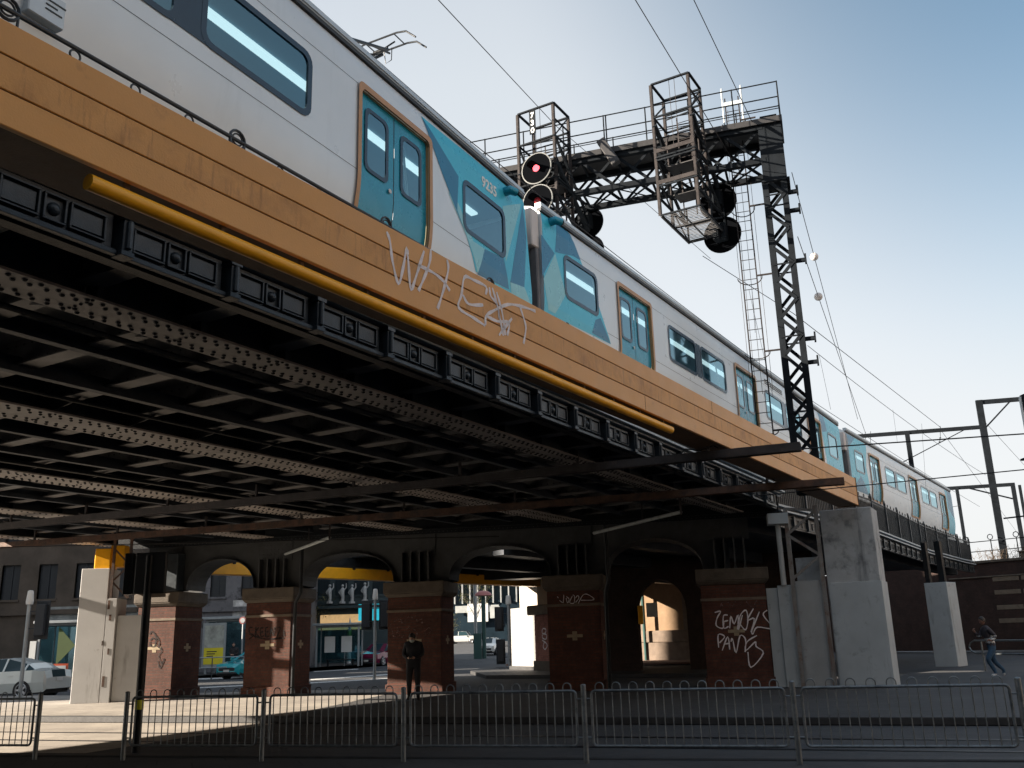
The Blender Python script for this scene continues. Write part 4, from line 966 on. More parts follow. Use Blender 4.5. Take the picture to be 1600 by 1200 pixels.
for k in range(n):
    z0, z1 = ZB + k * dz, ZB + (k + 1) * dz
    for w_, s_ in ((-.085, 0), (.705, 1)):
        a, b = (.08, .58) if (k + s_) % 2 == 0 else (.58, .08)
        lc_.bar(P_(a, w_, z0), P_(b, w_, z1), .10, .014, GA.W)
        if k % 4 == 0: lc_.bar(P_(.0, w_, z0), P_(.64, w_, z0), .05, .014, GA.W)
    for u_ in (-.02, .68):
        a, b = (.04, .58) if k % 2 == 0 else (.58, .04)
        lc_.bar(P_(u_, a, z0), P_(u_, b, z1), .06, .014, GA.U)
lc_.build('mast_lacing', mGan, gt)
MB(GA).box(-.03, .64, -.075, -.055, ZM - .1, ZT).box(-.03, .64, .675, .695, ZM - .1, ZT).box(-.05, -.03, -.075, .70, ZM, ZT).box(-.12, .70, -.12, .74, ZM - .12, ZM - .06).box(-.12, .70, -.12, .74, 6.1, 6.16).build('mast_head_plates', mGan, gt, bevel=.006)
bk = MB(GA)
for z_ in (14.2, 13.6, 9.6, 8.9, 12.0): bk.box(-.30, -.01, .0, .12, z_, z_ + .1).box(-.32, -.27, -.02, .14, z_ - .06, z_ + .22)
bk.build('mast_bracket', mGan, gt)
# truss
T0, T1, WD, UE = 15.38, 16.5, 1.15, 22.0
ch = MB(GA)
for w_ in (0, WD):
    for z_ in (T0, T1): ch.bar(P_(.5, w_, z_), P_(UE, w_, z_), .17, .17)
ch.build('truss_chord', mGan, gt)
tr = MB(GA); nb = 19; du = (UE - .6) / nb
for k in range(nb):
    a, b = .6 + k * du, .6 + (k + 1) * du
    for w_ in (0, WD):
        tr.bar(P_(a, w_, T0), P_(b, w_, T1), .10, .02, GA.W).bar(P_(a, w_ + .03, T1), P_(b, w_ + .03, T0), .085, .02, GA.W)
    tr.bar(P_(a, 0, T0 - .05), P_(b, WD, T0 - .05), .07, .02).bar(P_(b, 0, T0 - .07), P_(a, WD, T0 - .07), .05, .02).bar(P_(a, 0, T0), P_(a, WD, T0), .07, .05)
    tr.bar(P_(a, 0, T1), P_(a, WD, T1), .07, .05)
tr.build('truss_bracing', mGan, gt)
MB(GA).box(-.1, UE, -.15, WD + .15, 16.60, 16.64).box(-.1, UE, -.17, -.13, 16.55, 16.74).box(-.1, UE, WD + .13, WD + .17, 16.55, 16.74).build('walkway', mMesh, gt)
rl = MB(GA)
for w_ in (-.15, WD + .15):
    for z_ in (17.9, 17.38, 16.98): rl.tube([P_(-.06, w_, z_), P_(UE, w_, z_)], .02 if z_ > 17 else .014, 6)
    for k in range(16): rl.tube([P_(-.06 + k * 1.36, w_, 16.6), P_(-.06 + k * 1.36, w_, 17.92)], .022, 6)
for z_ in (17.9, 17.38): rl.tube([P_(-.06, -.15, z_), P_(-.06, WD + .15, z_)], .02, 6)
rl.build('guard_rail', mGan, gt)
MB(GA).box(.05, .55, .1, .6, 16.65, 16.95).build('junction_box', mGan, gt)
# ladder with hoops
ld = MB(GA); LU, LW = 1.15, .75
for u_ in (LU, LU + .42): ld.box(u_ - .02, u_ + .02, LW - .01, LW + .01, 6.3, 18.2)
z_ = 6.5
while z_ < 17.9: ld.tube([P_(LU, LW, z_), P_(LU + .42, LW, z_)], .012, 5); z_ += .32
for q in (7.2, 9.6, 12.0, 14.3, 17.3):
    pts = [P_(LU - .02 + .23 - math.cos(a) * .36, LW + .02 - math.sin(a) * -.62, q) for a in [math.pi * k / 10 for k in range(11)]]; ld.tube(pts, .016, 5)
    ld.box(.68, LU + .02, LW - .03, LW + .0, q, q + .05)
for a in [math.pi * k / 6 for k in range(1, 6)]:
    ld.tube([P_(LU - .02 + .23 - math.cos(a) * .36, LW + .02 + math.sin(a) * .62, 8.5), P_(LU - .02 + .23 - math.cos(a) * .36, LW + .02 + math.sin(a) * .62, 18.1)], .007, 4)
ld.build('ladder', mGanR, gt)
hk = MB(GA)
for u_ in (LU - .1, LU + .5): hk.tube([P_(u_, LW, 16.6), P_(u_, LW, 18.5), P_(u_, LW + .1, 18.62)], .028, 8)
hk.box(LU - .1, LU + .5, LW - .02, LW + .02, 17.9, 18.05); hk.build('ladder_handhold', mBoard, gt)
# signal cages
def cage(u0, u1, w0, w1, z0, z1, basket, label):
    t = thing('signal_cage', label, 'cage', BR.p((u0 + u1) / 2, (w0 + w1) / 2, z0), 'signal maintenance cages')
    po = MB(BR)
    for u_ in (u0, u1):
        for w_ in (w0, w1): po.angle(BR.p(u_, w_, z0), BR.p(u_, w_, z1), .075, .014, BR.U)
    po.build('corner_post', mGanR, t)
    rg_ = MB(BR)
    for z_ in (z1, z1 - 1.15, z1 - 2.6, z0 + 1.9, z0 + .95, z0):
        if z_ < z0: continue
        c = [(u0, w0), (u1, w0), (u1, w1), (u0, w1)]
        for i in range(4):
            if z_ == z1 - 1.15 and i == 3: pass
            rg_.bar(BR.p(*c[i], z_), BR.p(*c[(i + 1) % 4], z_), .07 if z_ == z1 else .05, .05)
    rg_.bar(BR.p(u1, w0, z1 - 1.15), BR.p(u1, w1, z1 - 2.6), .04).bar(BR.p(u0, w1, z1 - 1.15), BR.p(u1, w1, z1 - 2.6), .045).bar(BR.p(u0, w0, z1 - 1.15), BR.p(u1, w0, z1), .035)
    rg_.bar(BR.p(u0, w0, z1 - 1.15), BR.p(u1 + .9, w0, z1 - 3.0), .07).bar(BR.p(u0, w1, z0 + 1.9), BR.p(u1, w1, z0 + .95), .045).bar(BR.p(u0, w0, z0 + 1.9), BR.p(u1 + 1.2, w0, z0 + .5), .07)
    for k in range(4): rg_.bar(BR.p(u0, w1 if k % 2 else w0, z0 + 1.9 + k * .6), BR.p(u1, w0 if k % 2 else w1, z0 + 2.5 + k * .6), .035)
    for k in range(5):
        zq = z0 + .4 + k * .95
        if zq + .95 > z1: break
        for w_ in (w0, w1): rg_.bar(BR.p(u0 if k % 2 else u1, w_, zq), BR.p(u1 if k % 2 else u0, w_, zq + .95), .04)
    for z_ in (z1 - .55, z0 + 2.4): rg_.bar(BR.p(u1, w0, z_), BR.p(u1, w1, z_), .05).bar(BR.p(u0, w0, z_), BR.p(u1, w0, z_), .04)
    rg_.bar(BR.p(u0, w0, z0 + 3.0), BR.p(u1 + 1.3, w0 + .1, z0 + 1.6), .12).bar(BR.p(u0, w1, z0 + 3.0), BR.p(u1 + 1.3, w1, z0 + 1.6), .12).bar(BR.p(u0, w1, z0 + 1.9), BR.p(u1 + 1.2, w1, z0 + .5), .08)
    rg_.build('frame_bars', mGan, t)
    pl_ = MB(BR)
    for z_ in (z0 + 1.0, z0 + 2.05): pl_.box(u0 - .02, u0 + .0, w0, w1, z_ - .0, z_ + .13)
    pl_.build('kick_plate', mGanR, t)
    ldr = MB(BR); m_ = (w0 + w1) / 2
    for w_ in (m_ - .2, m_ + .2): ldr.bar(BR.p(u1 - .1, w_, z0 + .2), BR.p(u1 - .1, w_, z1 - .8), .035, .02, BR.U)
    z_ = z0 + .4
    while z_ < z1 - .9: ldr.tube([BR.p(u1 - .1, m_ - .2, z_), BR.p(u1 - .1, m_ + .2, z_)], .012, 5); z_ += .3
    for w_ in (m_ - .12, m_ + .05): ldr.tube([BR.p(u0 + .05, w_, z1 - 2.3), BR.p(u0 + .05, w_, z1)], .008, 5)
    for w_ in (w0 + .1, w1 - .1): ldr.tube([BR.p(u1 - .3, w_, z0 + .9), BR.p(u1 - .3, w_ , z0 + 2.8), BR.p(u1 - .1, w_, z0 + 3.1)], .025, 6)
    ldr.build('inner_ladder', mGanR, t)
    MB(BR).box(u0 + .45, u1 + .3, w0 + .1, w1 - .1, z1 - 2.66, z1 - 2.63).build('upper_floor', mMesh, t)
    if basket:
        u2 = u1 + 1.3; fl = MB(BR); k = u0
        while k < u2: fl.box(k, k + .016, w0, w1, z0 - .02, z0 + .0); k += .10
        for w_ in (w0, (w0 + w1) / 2, w1): fl.box(u0, u2, w_ - .02, w_ + .02, z0 - .06, z0 - .031)
        fl.build('floor_grating', mMesh, t)
        bs = MB(BR)
        for z_ in (z0, z0 + .55):
            for a, b in (((u0, w0), (u2, w0)), ((u2, w0), (u2, w1)), ((u2, w1), (u0, w1))): bs.bar(BR.p(*a, z_), BR.p(*b, z_), .06)
        for u_ in (u1, u2):
            for w_ in (w0, w1): bs.bar(BR.p(u_, w_, z0), BR.p(u_, w_, z0 + 1.2), .05)
        bs.bar(BR.p(u1, w0, z0), BR.p(u2, w0, z0 + .55), .035).bar(BR.p(u1, w1, z0 + .55), BR.p(u2, w1, z0), .035)
        bs.build('basket_rail', mGan, t)
        MB(BR).box(u0 + .35, u1 - .1, w0 + .05, w1 - .3, z0 + .7, z0 + .73).build('toe_board', mMesh, t)
    return t
ca = cage(23.4, 24.45, 11.8, 13.1, 12.9, 18.0, False, 'left signal cage with the number 730 plate, partly hidden behind the train roof')
cb = cage(24.2, 25.25, 7.6, 8.8, 13.6, 18.0, True, 'right signal cage with an open floor basket hanging below the truss')
w_, z_ = hit_u(BR, 832, 191, 23.36)
MB(BR).box(23.35, 23.37, w_ - .11, w_ + .11, z_ - .42, z_ + .42).build('number_plate', mGan, ca)
for i, c_ in enumerate('730'):
    text(c_, 'plate_digit', mWhiteNum, ca, BR.p(23.345, w_, z_ + .16 - i * .27), -BR.W, .26, align='CENTER', bold=.006)
def signal(label, wz, u, face, r=.46, lit=False):
    w_, z_ = wz; c = BR.p(u, w_, z_); f = BR.U * face; t = thing('rail_signal', label, 'rail signal', c, 'round railway signals')
    rimv = MB(); n = 36; x = BR.W
    ro = [c + (x * math.cos(2 * math.pi * k / n) + Z * math.sin(2 * math.pi * k / n)) * r for k in range(n)]
    b_ = [p - f * .03 for p in ro]; ri = [c + (p - c) * .94 + f * .004 for p in ro]; ro2 = [p + f * .004 for p in ro]
    MB().add(b_ + ri, [tuple(range(n)), tuple(range(n, 2 * n))] + [(k, (k + 1) % n, n + (k + 1) % n, n + k) for k in range(n)]).build('backboard', mBlackM, t)
    MB().add(ro2 + [p + f * .006 for p in ri] + b_, [(k, (k + 1) % n, n + (k + 1) % n, n + k) for k in range(n)] + [(k, (k + 1) % n, 2 * n + (k + 1) % n, 2 * n + k) for k in range(n)]).build('white_rim' if lit else 'rim', mRimG if lit else mGan, t)
    a0 = c + f * .01
    hood = MB()
    nn = 16; pts0 = [a0 + (x * math.cos(math.pi * k / nn) + Z * math.sin(math.pi * k / nn)) * .15 for k in range(nn + 1)]; pts1 = [a0 + f * .34 + (p - a0) * .95 - Z * .04 for p in pts0]
    hood.add(pts0 + pts1 + [p + (p - a0).normalized() * .008 for p in pts0] + [p + (p - a0).normalized() * .008 for p in pts1], [(k, k + 1, nn + 2 + k, nn + 1 + k) for k in range(nn)] + [(2 * nn + 2 + k, 3 * nn + 3 + k, 3 * nn + 4 + k, 2 * nn + 3 + k) for k in range(nn)])
    hood.build('hood', mBlackM, t, smooth=True)
    MB().dome(a0, f, .115, .07, 16, 4).build('lens', (mRedDim if 'lower' in label else mRed) if lit else mGroove, t, smooth=True)
    MB().box(0, 0, 0, 0, 0, 0) if False else None
    bx = MB(BR); s_ = -face
    bx.box(u + s_ * .03, u + s_ * .38, w_ - .2, w_ + .2, z_ - .26, z_ + .26).box(u + s_ * .38, u + s_ * .55, w_ - .04, w_ + .04, z_ - .3, z_ + .1); bx.build('lamp_case', mGan, t, bevel=.02)
    return t
mBlackM = mat('matt_black_board', (.0035, .004, .005), .95, 0, .1); mBlackM.node_tree.nodes['Principled BSDF'].inputs['Specular IOR Level'].default_value = .0
mRimG = mat('chalky_grey_rim', (.17, .18, .18), .8, 0, .1); mGanR.node_tree.nodes['Principled BSDF'].inputs['Specular IOR Level'].default_value = .15
mRedDim = mat('unlit_red_lens', (.30, .02, .03), .3, 0, 0)
mRed = mat('red_signal_lens', (.5, .02, .03), .3, 0, 0, emit=((1, .10, .12), 1.1))
signal('upper red railway signal with a white rim, below the 730 plate', hit_u(BR, 838, 263, 23.2), 23.2, -1, r=.53, lit=True)
signal('lower red railway signal with a white rim, half hidden by the train roof', hit_u(BR, 840, 313, 23.2), 23.2, -1, r=.53, lit=True)
signal('dark back of a round signal right of the left cage, upper', hit_u(BR, 919, 349, 26.0), 26.0, 1, r=.56)
signal('dark back of a round signal, lowest beside the left cage, nearly hidden by train roof', hit_u(BR, 920, 393, 26.0), 26.0, 1, r=.56)
signal('dark back of a round signal at the right cage, the upper one', hit_u(BR, 1122, 316, 26.6), 26.6, 1, r=.60)
signal('dark back of a round signal at the right cage, the lower one', hit_u(BR, 1129, 367, 26.6), 26.6, 1, r=.60)
# floodlight fixture on the truss rail
fx = thing('cable_box', 'dark slanted equipment box hung on the truss rail between the two cages', 'box', P_(5.3, -.2, 16.4))
MB().bar(P_(5.5, -.2, 17.0), P_(5.0, -.35, 16.0), .28, .2, GA.W).build('case', mMesh, fx, bevel=.02)
MB().bar(P_(5.3, -.17, 16.9), P_(5.3, -.17, 17.9), .04).build('arm', mGan, fx)

# ------------------------------------------------------------------ overhead line portals
def portal(label, foot, base_z, az, top_z, beams, posts, sc_=.30):
    fr = Frame((foot.x, foot.y), az, False); t = thing('catenary_portal', label, 'overhead line portal', fr.p(0, 0, base_z), 'overhead line portals')
    for u_, z0, z1, w_ in posts: MB(fr).box(u_ - w_ / 2, u_ + w_ / 2, -.12, .12, z0, z1).box(u_ - w_ / 2 - .02, u_ + w_ / 2 + .02, -.15, -.12, z0, z1).build('post', mGan, t)
    for u0, z0, u1, z1, w_ in beams: MB(fr).bar(fr.p(u0, 0, z0), fr.p(u1, 0, z1), .18, w_, Z).build('beam', mGan, t)
    return t, fr
f1 = at(1568, 862, 6.4); t1, FP1 = None, Frame((f1.x, f1.y), -76, False)
zz1 = FP1.hit(1537, 667, 0)[1]; ul = FP1.hit(1338, 681, 0)[0]; zt1 = FP1.hit(1528, 629, 0)[1]; um = FP1.hit(1417, 677, 0)[0]
t1, FP1 = portal('nearer dark overhead line portal with a raked brace at the right edge', f1, 5.6, -76, zt1, [(0, zz1, 14, zz1, .26), (0.1, zt1, -12, zt1, .30), (-2.0, zt1 - .1, -.1, zt1 - 1.9, .1), (1.2, zz1 - .1, 6.2, zz1 - 2.4, .05)], [(0, 5.2, zt1 + .15, .40), (um, 7.0, zz1, .26)])
f2 = at(1582, 757, zz1); FP2 = Frame((f2.x, f2.y), -76, False)
u20 = FP2.hit(1495, 765, 0)[0]
t2, FP2 = portal('farther dark overhead line portal with two posts behind the nearer one', f2, 5.4, -76, zz1, [(-.2, zz1, 16, zz1, .34), (.2, zz1 - 1.4, 4.0, zz1 - .1, .12)], [(0, 5.0, zz1 + .1, .34), (-.6, 5.0, zz1 - .1, .2), (u20, 7.0, zz1, .26)])
ins = MB(FP1)
for px_ in (1470, 1352, 1360):
    u_ = FP1.hit(px_, 672, 0)[0]; ins.tube([FP1.p(u_, 0, zz1 + .3), FP1.p(u_ + .1, 0, zz1 - .5), FP1.p(u_ + .2, 0, zz1 - .9)], .02, 5)
    for q in range(3): ins.ball(FP1.p(u_ + .12 + q * .04, 0, zz1 - .55 - q * .14), .08, 8, 5, (1, 1, .5))
ins.build('insulators', mGroove, t1)
for (x0, y0, x1, y1) in ((1450, 800, 1500, 797),):
    pass
ff = thing('skyline_railing', 'thin dark railing and small signal post on the embankment beyond the abutment wall', 'railing', at(1550, 860, 5.6))
sk = MB(RW)
for z_ in (6.5, 7.15): sk.tube([RW.p(-3, 4, z_), RW.p(14, 4, z_)], .03, 5)
for k in range(9): sk.tube([RW.p(-2.5 + k * 1.7, 4, 5.3), RW.p(-2.5 + k * 1.7, 4, 7.2)], .035, 5).tube(ringpts(RW.p(-2.5 + k * 1.7, 4, 7.4), .18, RW.U, 8), .03, 4, False)
sk.build('rails', mGan, ff)
MB(RW).box(-1.5, 14, 8, 8.08, 8.9, 9.0).box(2.2, 2.3, 8, 8.1, 5.3, 9.3).ball(RW.p(2.25, 8.05, 9.1), .28, 8, 6).build('signal_arm', mGan, ff)
mTwig = mat('dry_twigs', (.10, .07, .045), .9, 0, .2)
tw = MB()
for k in range(60):
    b_ = RW.p(random.uniform(-1.2, 2.4), 3 + random.uniform(-.6, .6), 5.3); d_ = Vector((random.uniform(-.5, .5), random.uniform(-.3, .3), 1)) * random.uniform(.6, 1.5)
    tw.tube([b_, b_ + d_ * .6 + Vector((random.uniform(-.1, .1), 0, 0)), b_ + d_], [.02, .012, .006], 4)
    for q in range(3):
        m_ = b_ + d_ * random.uniform(.5, .95); tw.tube([m_, m_ + Vector((random.uniform(-.4, .4), 0, random.uniform(.0, .3)))], [.01, .004], 4)
tag(tw.build('dry_shrub', mTwig), 'leafless dry shrub growing on top of the abutment wall at the skyline', 'shrub')
tag(MB(RW).box(2.6, 5.6, .2, 1.5, 5.63, 6.0).box(2.5, 5.7, .1, 1.6, 5.95, 6.05).build('sandstone_block', mStoneLt, bevel=.03), 'low tan sandstone block on top of the abutment wall', 'stone block')
sh = MB(FP1)
# signal at the right frame edge
rs = thing('rail_signal', 'small signal on a white post beyond the overhead portals', 'rail signal', at(1598, 700, 11)); q_ = at(1597, 640, 12.5); p0_ = Vector((q_.x, q_.y, 5.4)); MB().tube([p0_, Vector((q_.x, q_.y, 13.2))], .07, 8).build('post', mBoard, rs)
MB().box(q_.x + .1, q_.x + .6, q_.y - .2, q_.y + .2, 12.4, 13.3).box(q_.x - .5, q_.x + .7, q_.y - .3, q_.y + .1, 9.8, 9.9).build('head', mGan, rs)

# ------------------------------------------------------------------ overhead wires
def wz(F_, px_, w): return F_.hit(*px_, w)
wire('contact wire directly above the nearest train carriage', F1.p(-6, 1.5, 11.45), F1.p(24.4, 1.5, 11.5), .011, .05, grp='contact wires above the train')
wire('contact wire above the middle train carriage', F1.p(24.4, 1.5, 11.5), F2.p(25, 1.5, 11.3), .011, .1, grp='contact wires above the train')
wire('contact wire above the farthest train carriage', F2.p(25, 1.5, 11.3), F3.p(45, 1.5, 11.0), .013, .1, grp='contact wires above the train')
def wpx(label, p, q, z0, z1, r=.012, sag=0.0, ext=1.0, **k):
    a = at(*p, z0); b = at(*q, z1); d = b - a; wire(label, a - d * (ext - 1), b, r, sag, **k)
wpx('steep overhead wire coming down to the left signal cage', (660, -27), (868, 196), 15.0, 17.6)
wpx('thin overhead wire dropping behind the truss left of the equipment box', (868, 196), (1110, 404), 17.6, 16.0, r=.010)
wpx('overhead wire leaving the right cage basket down toward the portals', (1098, 400), (1240, 490), 14.0, 12.6)
wpx('overhead wire crossing to the nearer portal from behind the mast', (1240, 490), (1470, 668), 12.6, 12.3, .014)
wpx('steep overhead wire passing in front of the right signal cage', (985, -13), (1160, 275), 16.5, 15.2)
wpx('steep overhead wire passing the ladder top', (1078, -13), (1182, 205), 17.5, 16.6)
wpx('lower overhead wire between the mast and the nearer portal', (1262, 540), (1540, 742), 12.0, 11.6, .012, .25)
wpx('faint overhead wire curving from the nearer portal to the right edge', (1470, 672), (1640, 900), 12.3, 11.5, .012)
wpx('faint wire running right of the nearer portal post', (1535, 655), (1640, 770), 13.0, 12.6, .012)
wpx('thin wire rising left of the farther portal', (1440, 800), (1500, 790), 11.0, 11.0, .02)
A_ = P_(-.1, .3, 14.2); B_ = at(1357, 678, 12.4)
wire('taut guy wire right of the mast with the upper white marker ball', P_(-.2, .3, 15.0), at(1340, 655, 12.9), .012, .0, name='guy_wire', balls=(.22,), grp='guy wires')
wire('taut guy wire right of the mast with the lower white marker ball', P_(-.15, .3, 12.9), at(1352, 676, 12.2), .012, .0, name='guy_wire', balls=(.19,), grp='guy wires')
dr = MB()
for (x0, y0, x1, y1, z_) in ((1170, 452, 1208, 620, 12.5), (1175, 455, 1180, 520, 12.5), (1280, 555, 1298, 640, 12.3), (1395, 640, 1402, 690, 12.1), (1440, 662, 1448, 780, 12.0)):
    a = at(x0, y0, z_); f_ = Frame((a.x, a.y), -60, False); b_ = f_.hit(x1, y1, 0); dr.tube([a, f_.p(b_[0], 0, b_[1])], .006, 4)
tag(dr.build('dropper_wires', mRivet), 'faint vertical dropper wires hanging from the overhead lines right of the mast', 'wire')

# ------------------------------------------------------------------ street guard fence
mGalv = mat('weathered_galvanised_steel', (.20, .225, .24), .45, .6, .2, 6, .15, 80, dirt=((.07, .08, .09), 5, .5, .7))
FP_ = [FE.uw(at(x, y, 1.0))[0] for x, y in ((46, 1088), (193, 1085), (405, 1082), (649, 1075), (924, 1070), (1237, 1068), (1590, 1063))]
FP_ = [FP_[0] + 2.0] + FP_
def fence_panel(u0, u1, label):
    t = thing('pedestrian_fence', label, 'fence', FE.p((u0 + u1) / 2, 0, .1), 'hoop topped guard fence panels')
    a, b = min(u0, u1) + .10, max(u0, u1) - .10; z0, z1 = .30, .955
    c = rrect(a, b, z0, z1, .05, 3); c.append(c[0]); MB().tube([FE.p(u, 0, z) for u, z in c], .017, 8, False).build('frame', mGalv, t, smooth=True)
    n = max(2, int(round((b - a) / .215))); st = (b - a) / n; hb = MB()
    for k in range(n):
        m = a + (k + .5) * st; h = .052
        hb.tube([FE.p(m - h, 0, z0), FE.p(m - h, 0, 1.0)] + [FE.p(m - h * math.cos(q), 0, 1.0 + h * math.sin(q)) for q in [math.pi * j / 8 for j in range(1, 8)]] + [FE.p(m + h, 0, 1.0), FE.p(m + h, 0, z0)], .0075, 6, False)
    hb.build('hoop_bars', mGalv, t, smooth=True)
    MB().tube([FE.p(a - .1, 0, .86), FE.p(a, 0, .86)], .011, 6).tube([FE.p(b, 0, .86), FE.p(b + .1, 0, .86)], .011, 6).tube([FE.p(a - .1, 0, .40), FE.p(a, 0, .40)], .011, 6).tube([FE.p(b, 0, .40), FE.p(b + .1, 0, .40)], .011, 6).build('clamp', mGalv, t)
PLB = ['section cut by the left edge, before the white car', None, 'section right of the dark traffic light pole', 'section ending just left of the masked man', 'section just right of the masked man', 'section in front of the white graffiti pier', 'section in front of the concrete column and runner']
for i in range(len(FP_) - 1):
    if PLB[i]: fence_panel(FP_[i], FP_[i + 1], 'hoop topped steel fence ' + PLB[i])
PB = [None, 'at the left of the gap in the fence', 'at the right of the gap beside the traffic light pole', 'between the leftmost piers', 'in front of the masked man', 'left of the white graffiti pier', 'in front of the pale guard boards', 'at the far right end of the fence']
for i, u_ in enumerate(FP_):
    if PB[i] is None: continue
    t = thing('guard_post', 'round galvanised fence post ' + PB[i], 'post', FE.p(u_, 0, .1), 'guard fence posts')
    MB().tube([FE.p(u_, 0, .1), FE.p(u_, 0, 1.02)], .034, 14).build('shaft', mGalv, t, smooth=True); MB().dome(FE.p(u_, 0, 1.02), Z, .036, .018, 14, 3).build('cap', mGalv, t, smooth=True)
# ------------------------------------------------------------------ traffic lights, lamps, shelters
mLampW = mat('white_plastic_cap', (.62, .62, .60), .5, 0, .05)
mDarkGreen = mat('dark_green_paint', (.02, .07, .065), .5, 0, .1)
mTagY = mat('yellow_label', (.62, .66, .04), .5, 0, .05)
mRedSign = mat('orange_red_sign', (.58, .09, .03), .5, 0, .05)
mWhiteSign = mat('white_sign_face', (.62, .64, .64), .5, 0, .04)
mGlassD = glass('dark_shop_glass', (.10, .18, .22), .10)
mGlassS = glass('shelter_glass', (.45, .62, .66), .10)
mPinkish = mat('dusty_pink_paint', (.42, .16, .15), .6, 0, .1)
def traffic_light(label, foot, topz, head, cap=True, n=3, back=True, r=.06, col=None):
    """head: (dx, z centre) offsets along the picture's horizontal"""
    t = thing('traffic_light', label, 'traffic light', foot)
    MB().tube([foot, Vector((foot.x, foot.y, topz))], r, 12).build('pole', col or mGalv2, t, smooth=True)
    if cap: MB().tube([Vector((foot.x, foot.y, topz)), Vector((foot.x, foot.y, topz + .10)), Vector((foot.x, foot.y, topz + .48)), Vector((foot.x, foot.y, topz + .5))], [r * 1.7, r * 1.9, r * 1.4, r * .6], 12).build('white_cap', mLampW, t, smooth=True)
    for dx, zc in head:
        x = foot.x + dx
        H = MB().box(x - .16, x + .16, foot.y - .02, foot.y + .2, zc - .55, zc + .55).box(x - .26, x + .26, foot.y + .2, foot.y + .22, zc - .68, zc + .68).build('signal_head', mGroove, t, bevel=.02)
        v = MB()
        for k in (-1, 0, 1): v.tube([Vector((x, foot.y + .22, zc + k * .34)), Vector((x, foot.y + .42, zc + k * .34 - .02))], .13, 10, False)
        v.build('visor', mGroove, H)
        MB().bar(Vector((foot.x, foot.y, zc + .3)), Vector((x, foot.y + .05, zc + .3)), .04).bar(Vector((foot.x, foot.y, zc - .3)), Vector((x, foot.y + .05, zc - .3)), .04).build('bracket', mGroove, t)
    return t
mGalv2 = mat('galvanised_pole', (.30, .33, .35), .5, .5, .12, 4)
# near pole by the fence
ft = at(211, 1190); ft.z = .10
nt_ = thing('traffic_light', 'big dark traffic light seen from behind, its fence side pole wearing a yellow tag', 'traffic light', ft)
ftt = FE.uw(ft)
MB().tube([ft, Vector((ft.x, ft.y, 3.05))], .062, 14).build('pole', mIron, nt_, smooth=True)
zA, zB_ = 2.46, 3.10
MB().box(ft.x - .22, ft.x + .28, ft.y - .03, ft.y + .03, zA, zB_).box(ft.x - .16, ft.x + .2, ft.y + .03, ft.y + .25, zA + .05, zB_ - .03).build('signal_head', mGroove, nt_, bevel=.02)
MB().box(ft.x - .40, ft.x - .26, ft.y + .0, ft.y + .2, zA - .0, zB_).build('side_shade', mIron, nt_, bevel=.01)
MB().tube([Vector((ft.x, ft.y, .74)), Vector((ft.x, ft.y, .88))], .066, 14).build('yellow_tag', mTagY, nt_, smooth=True)
pf = at(30, 1096); pf.z = .13
fz = Frame((pf.x, pf.y), 90); zc_ = 1.6 + (1027 - 935) / FPX * pf.y
traffic_light('traffic light on a grey white capped pole beside the white sedan', pf, zc_ - .45, [(.42, zc_ - 1.0)], r=.07)
pf = at(585, 1062); zc_ = 1.6 + (1006 - 928) / FPX * pf.y
traffic_light('traffic light on a slim grey pole in front of the purple car', pf, zc_ - .4, [(-.42, zc_ - 1.1), (.42, zc_ - 1.1)], r=.07)
pf = at(797, 1046); pf.z = .15; zc_ = 1.6 + (1000 - 937) / FPX * pf.y
traffic_light('traffic light on a grey pole beside the white leaning panel in the third arch', pf, zc_ - .4, [(-.55, zc_ - 1.2), (-.5, zc_ - 3.0)], r=.09)
# tall pale pole and dark green mushroom lamp
pf = at(744, 1030); MBt = tag(MB().tube([pf, Vector((pf.x, pf.y, 9))], .14, 10).build('steel_pole', mGalv2, smooth=True), 'tall pale pole left of the dark green lamp in the third arch', 'pole')
pf = at(757, 1033); lt_ = thing('mushroom_lamp', 'dark green column lamp with a wide dusty pink domed hat', 'street lamp', pf)
D = pf.y; zl_ = 1.6 + (1001 - 932) / FPX * D
MB().tube([pf, Vector((pf.x, pf.y, zl_ - .2))], .17, 12).box(pf.x - .85, pf.x - .2, pf.y - .3, pf.y + .3, 0, 1.6 + (1001 - 990) / FPX * D).build('column', mDarkGreen, lt_)
MB().dome(Vector((pf.x, pf.y, zl_ - .15)), Z, .72, .42, 16, 5).build('lamp_hat', mPinkish, lt_, smooth=True)

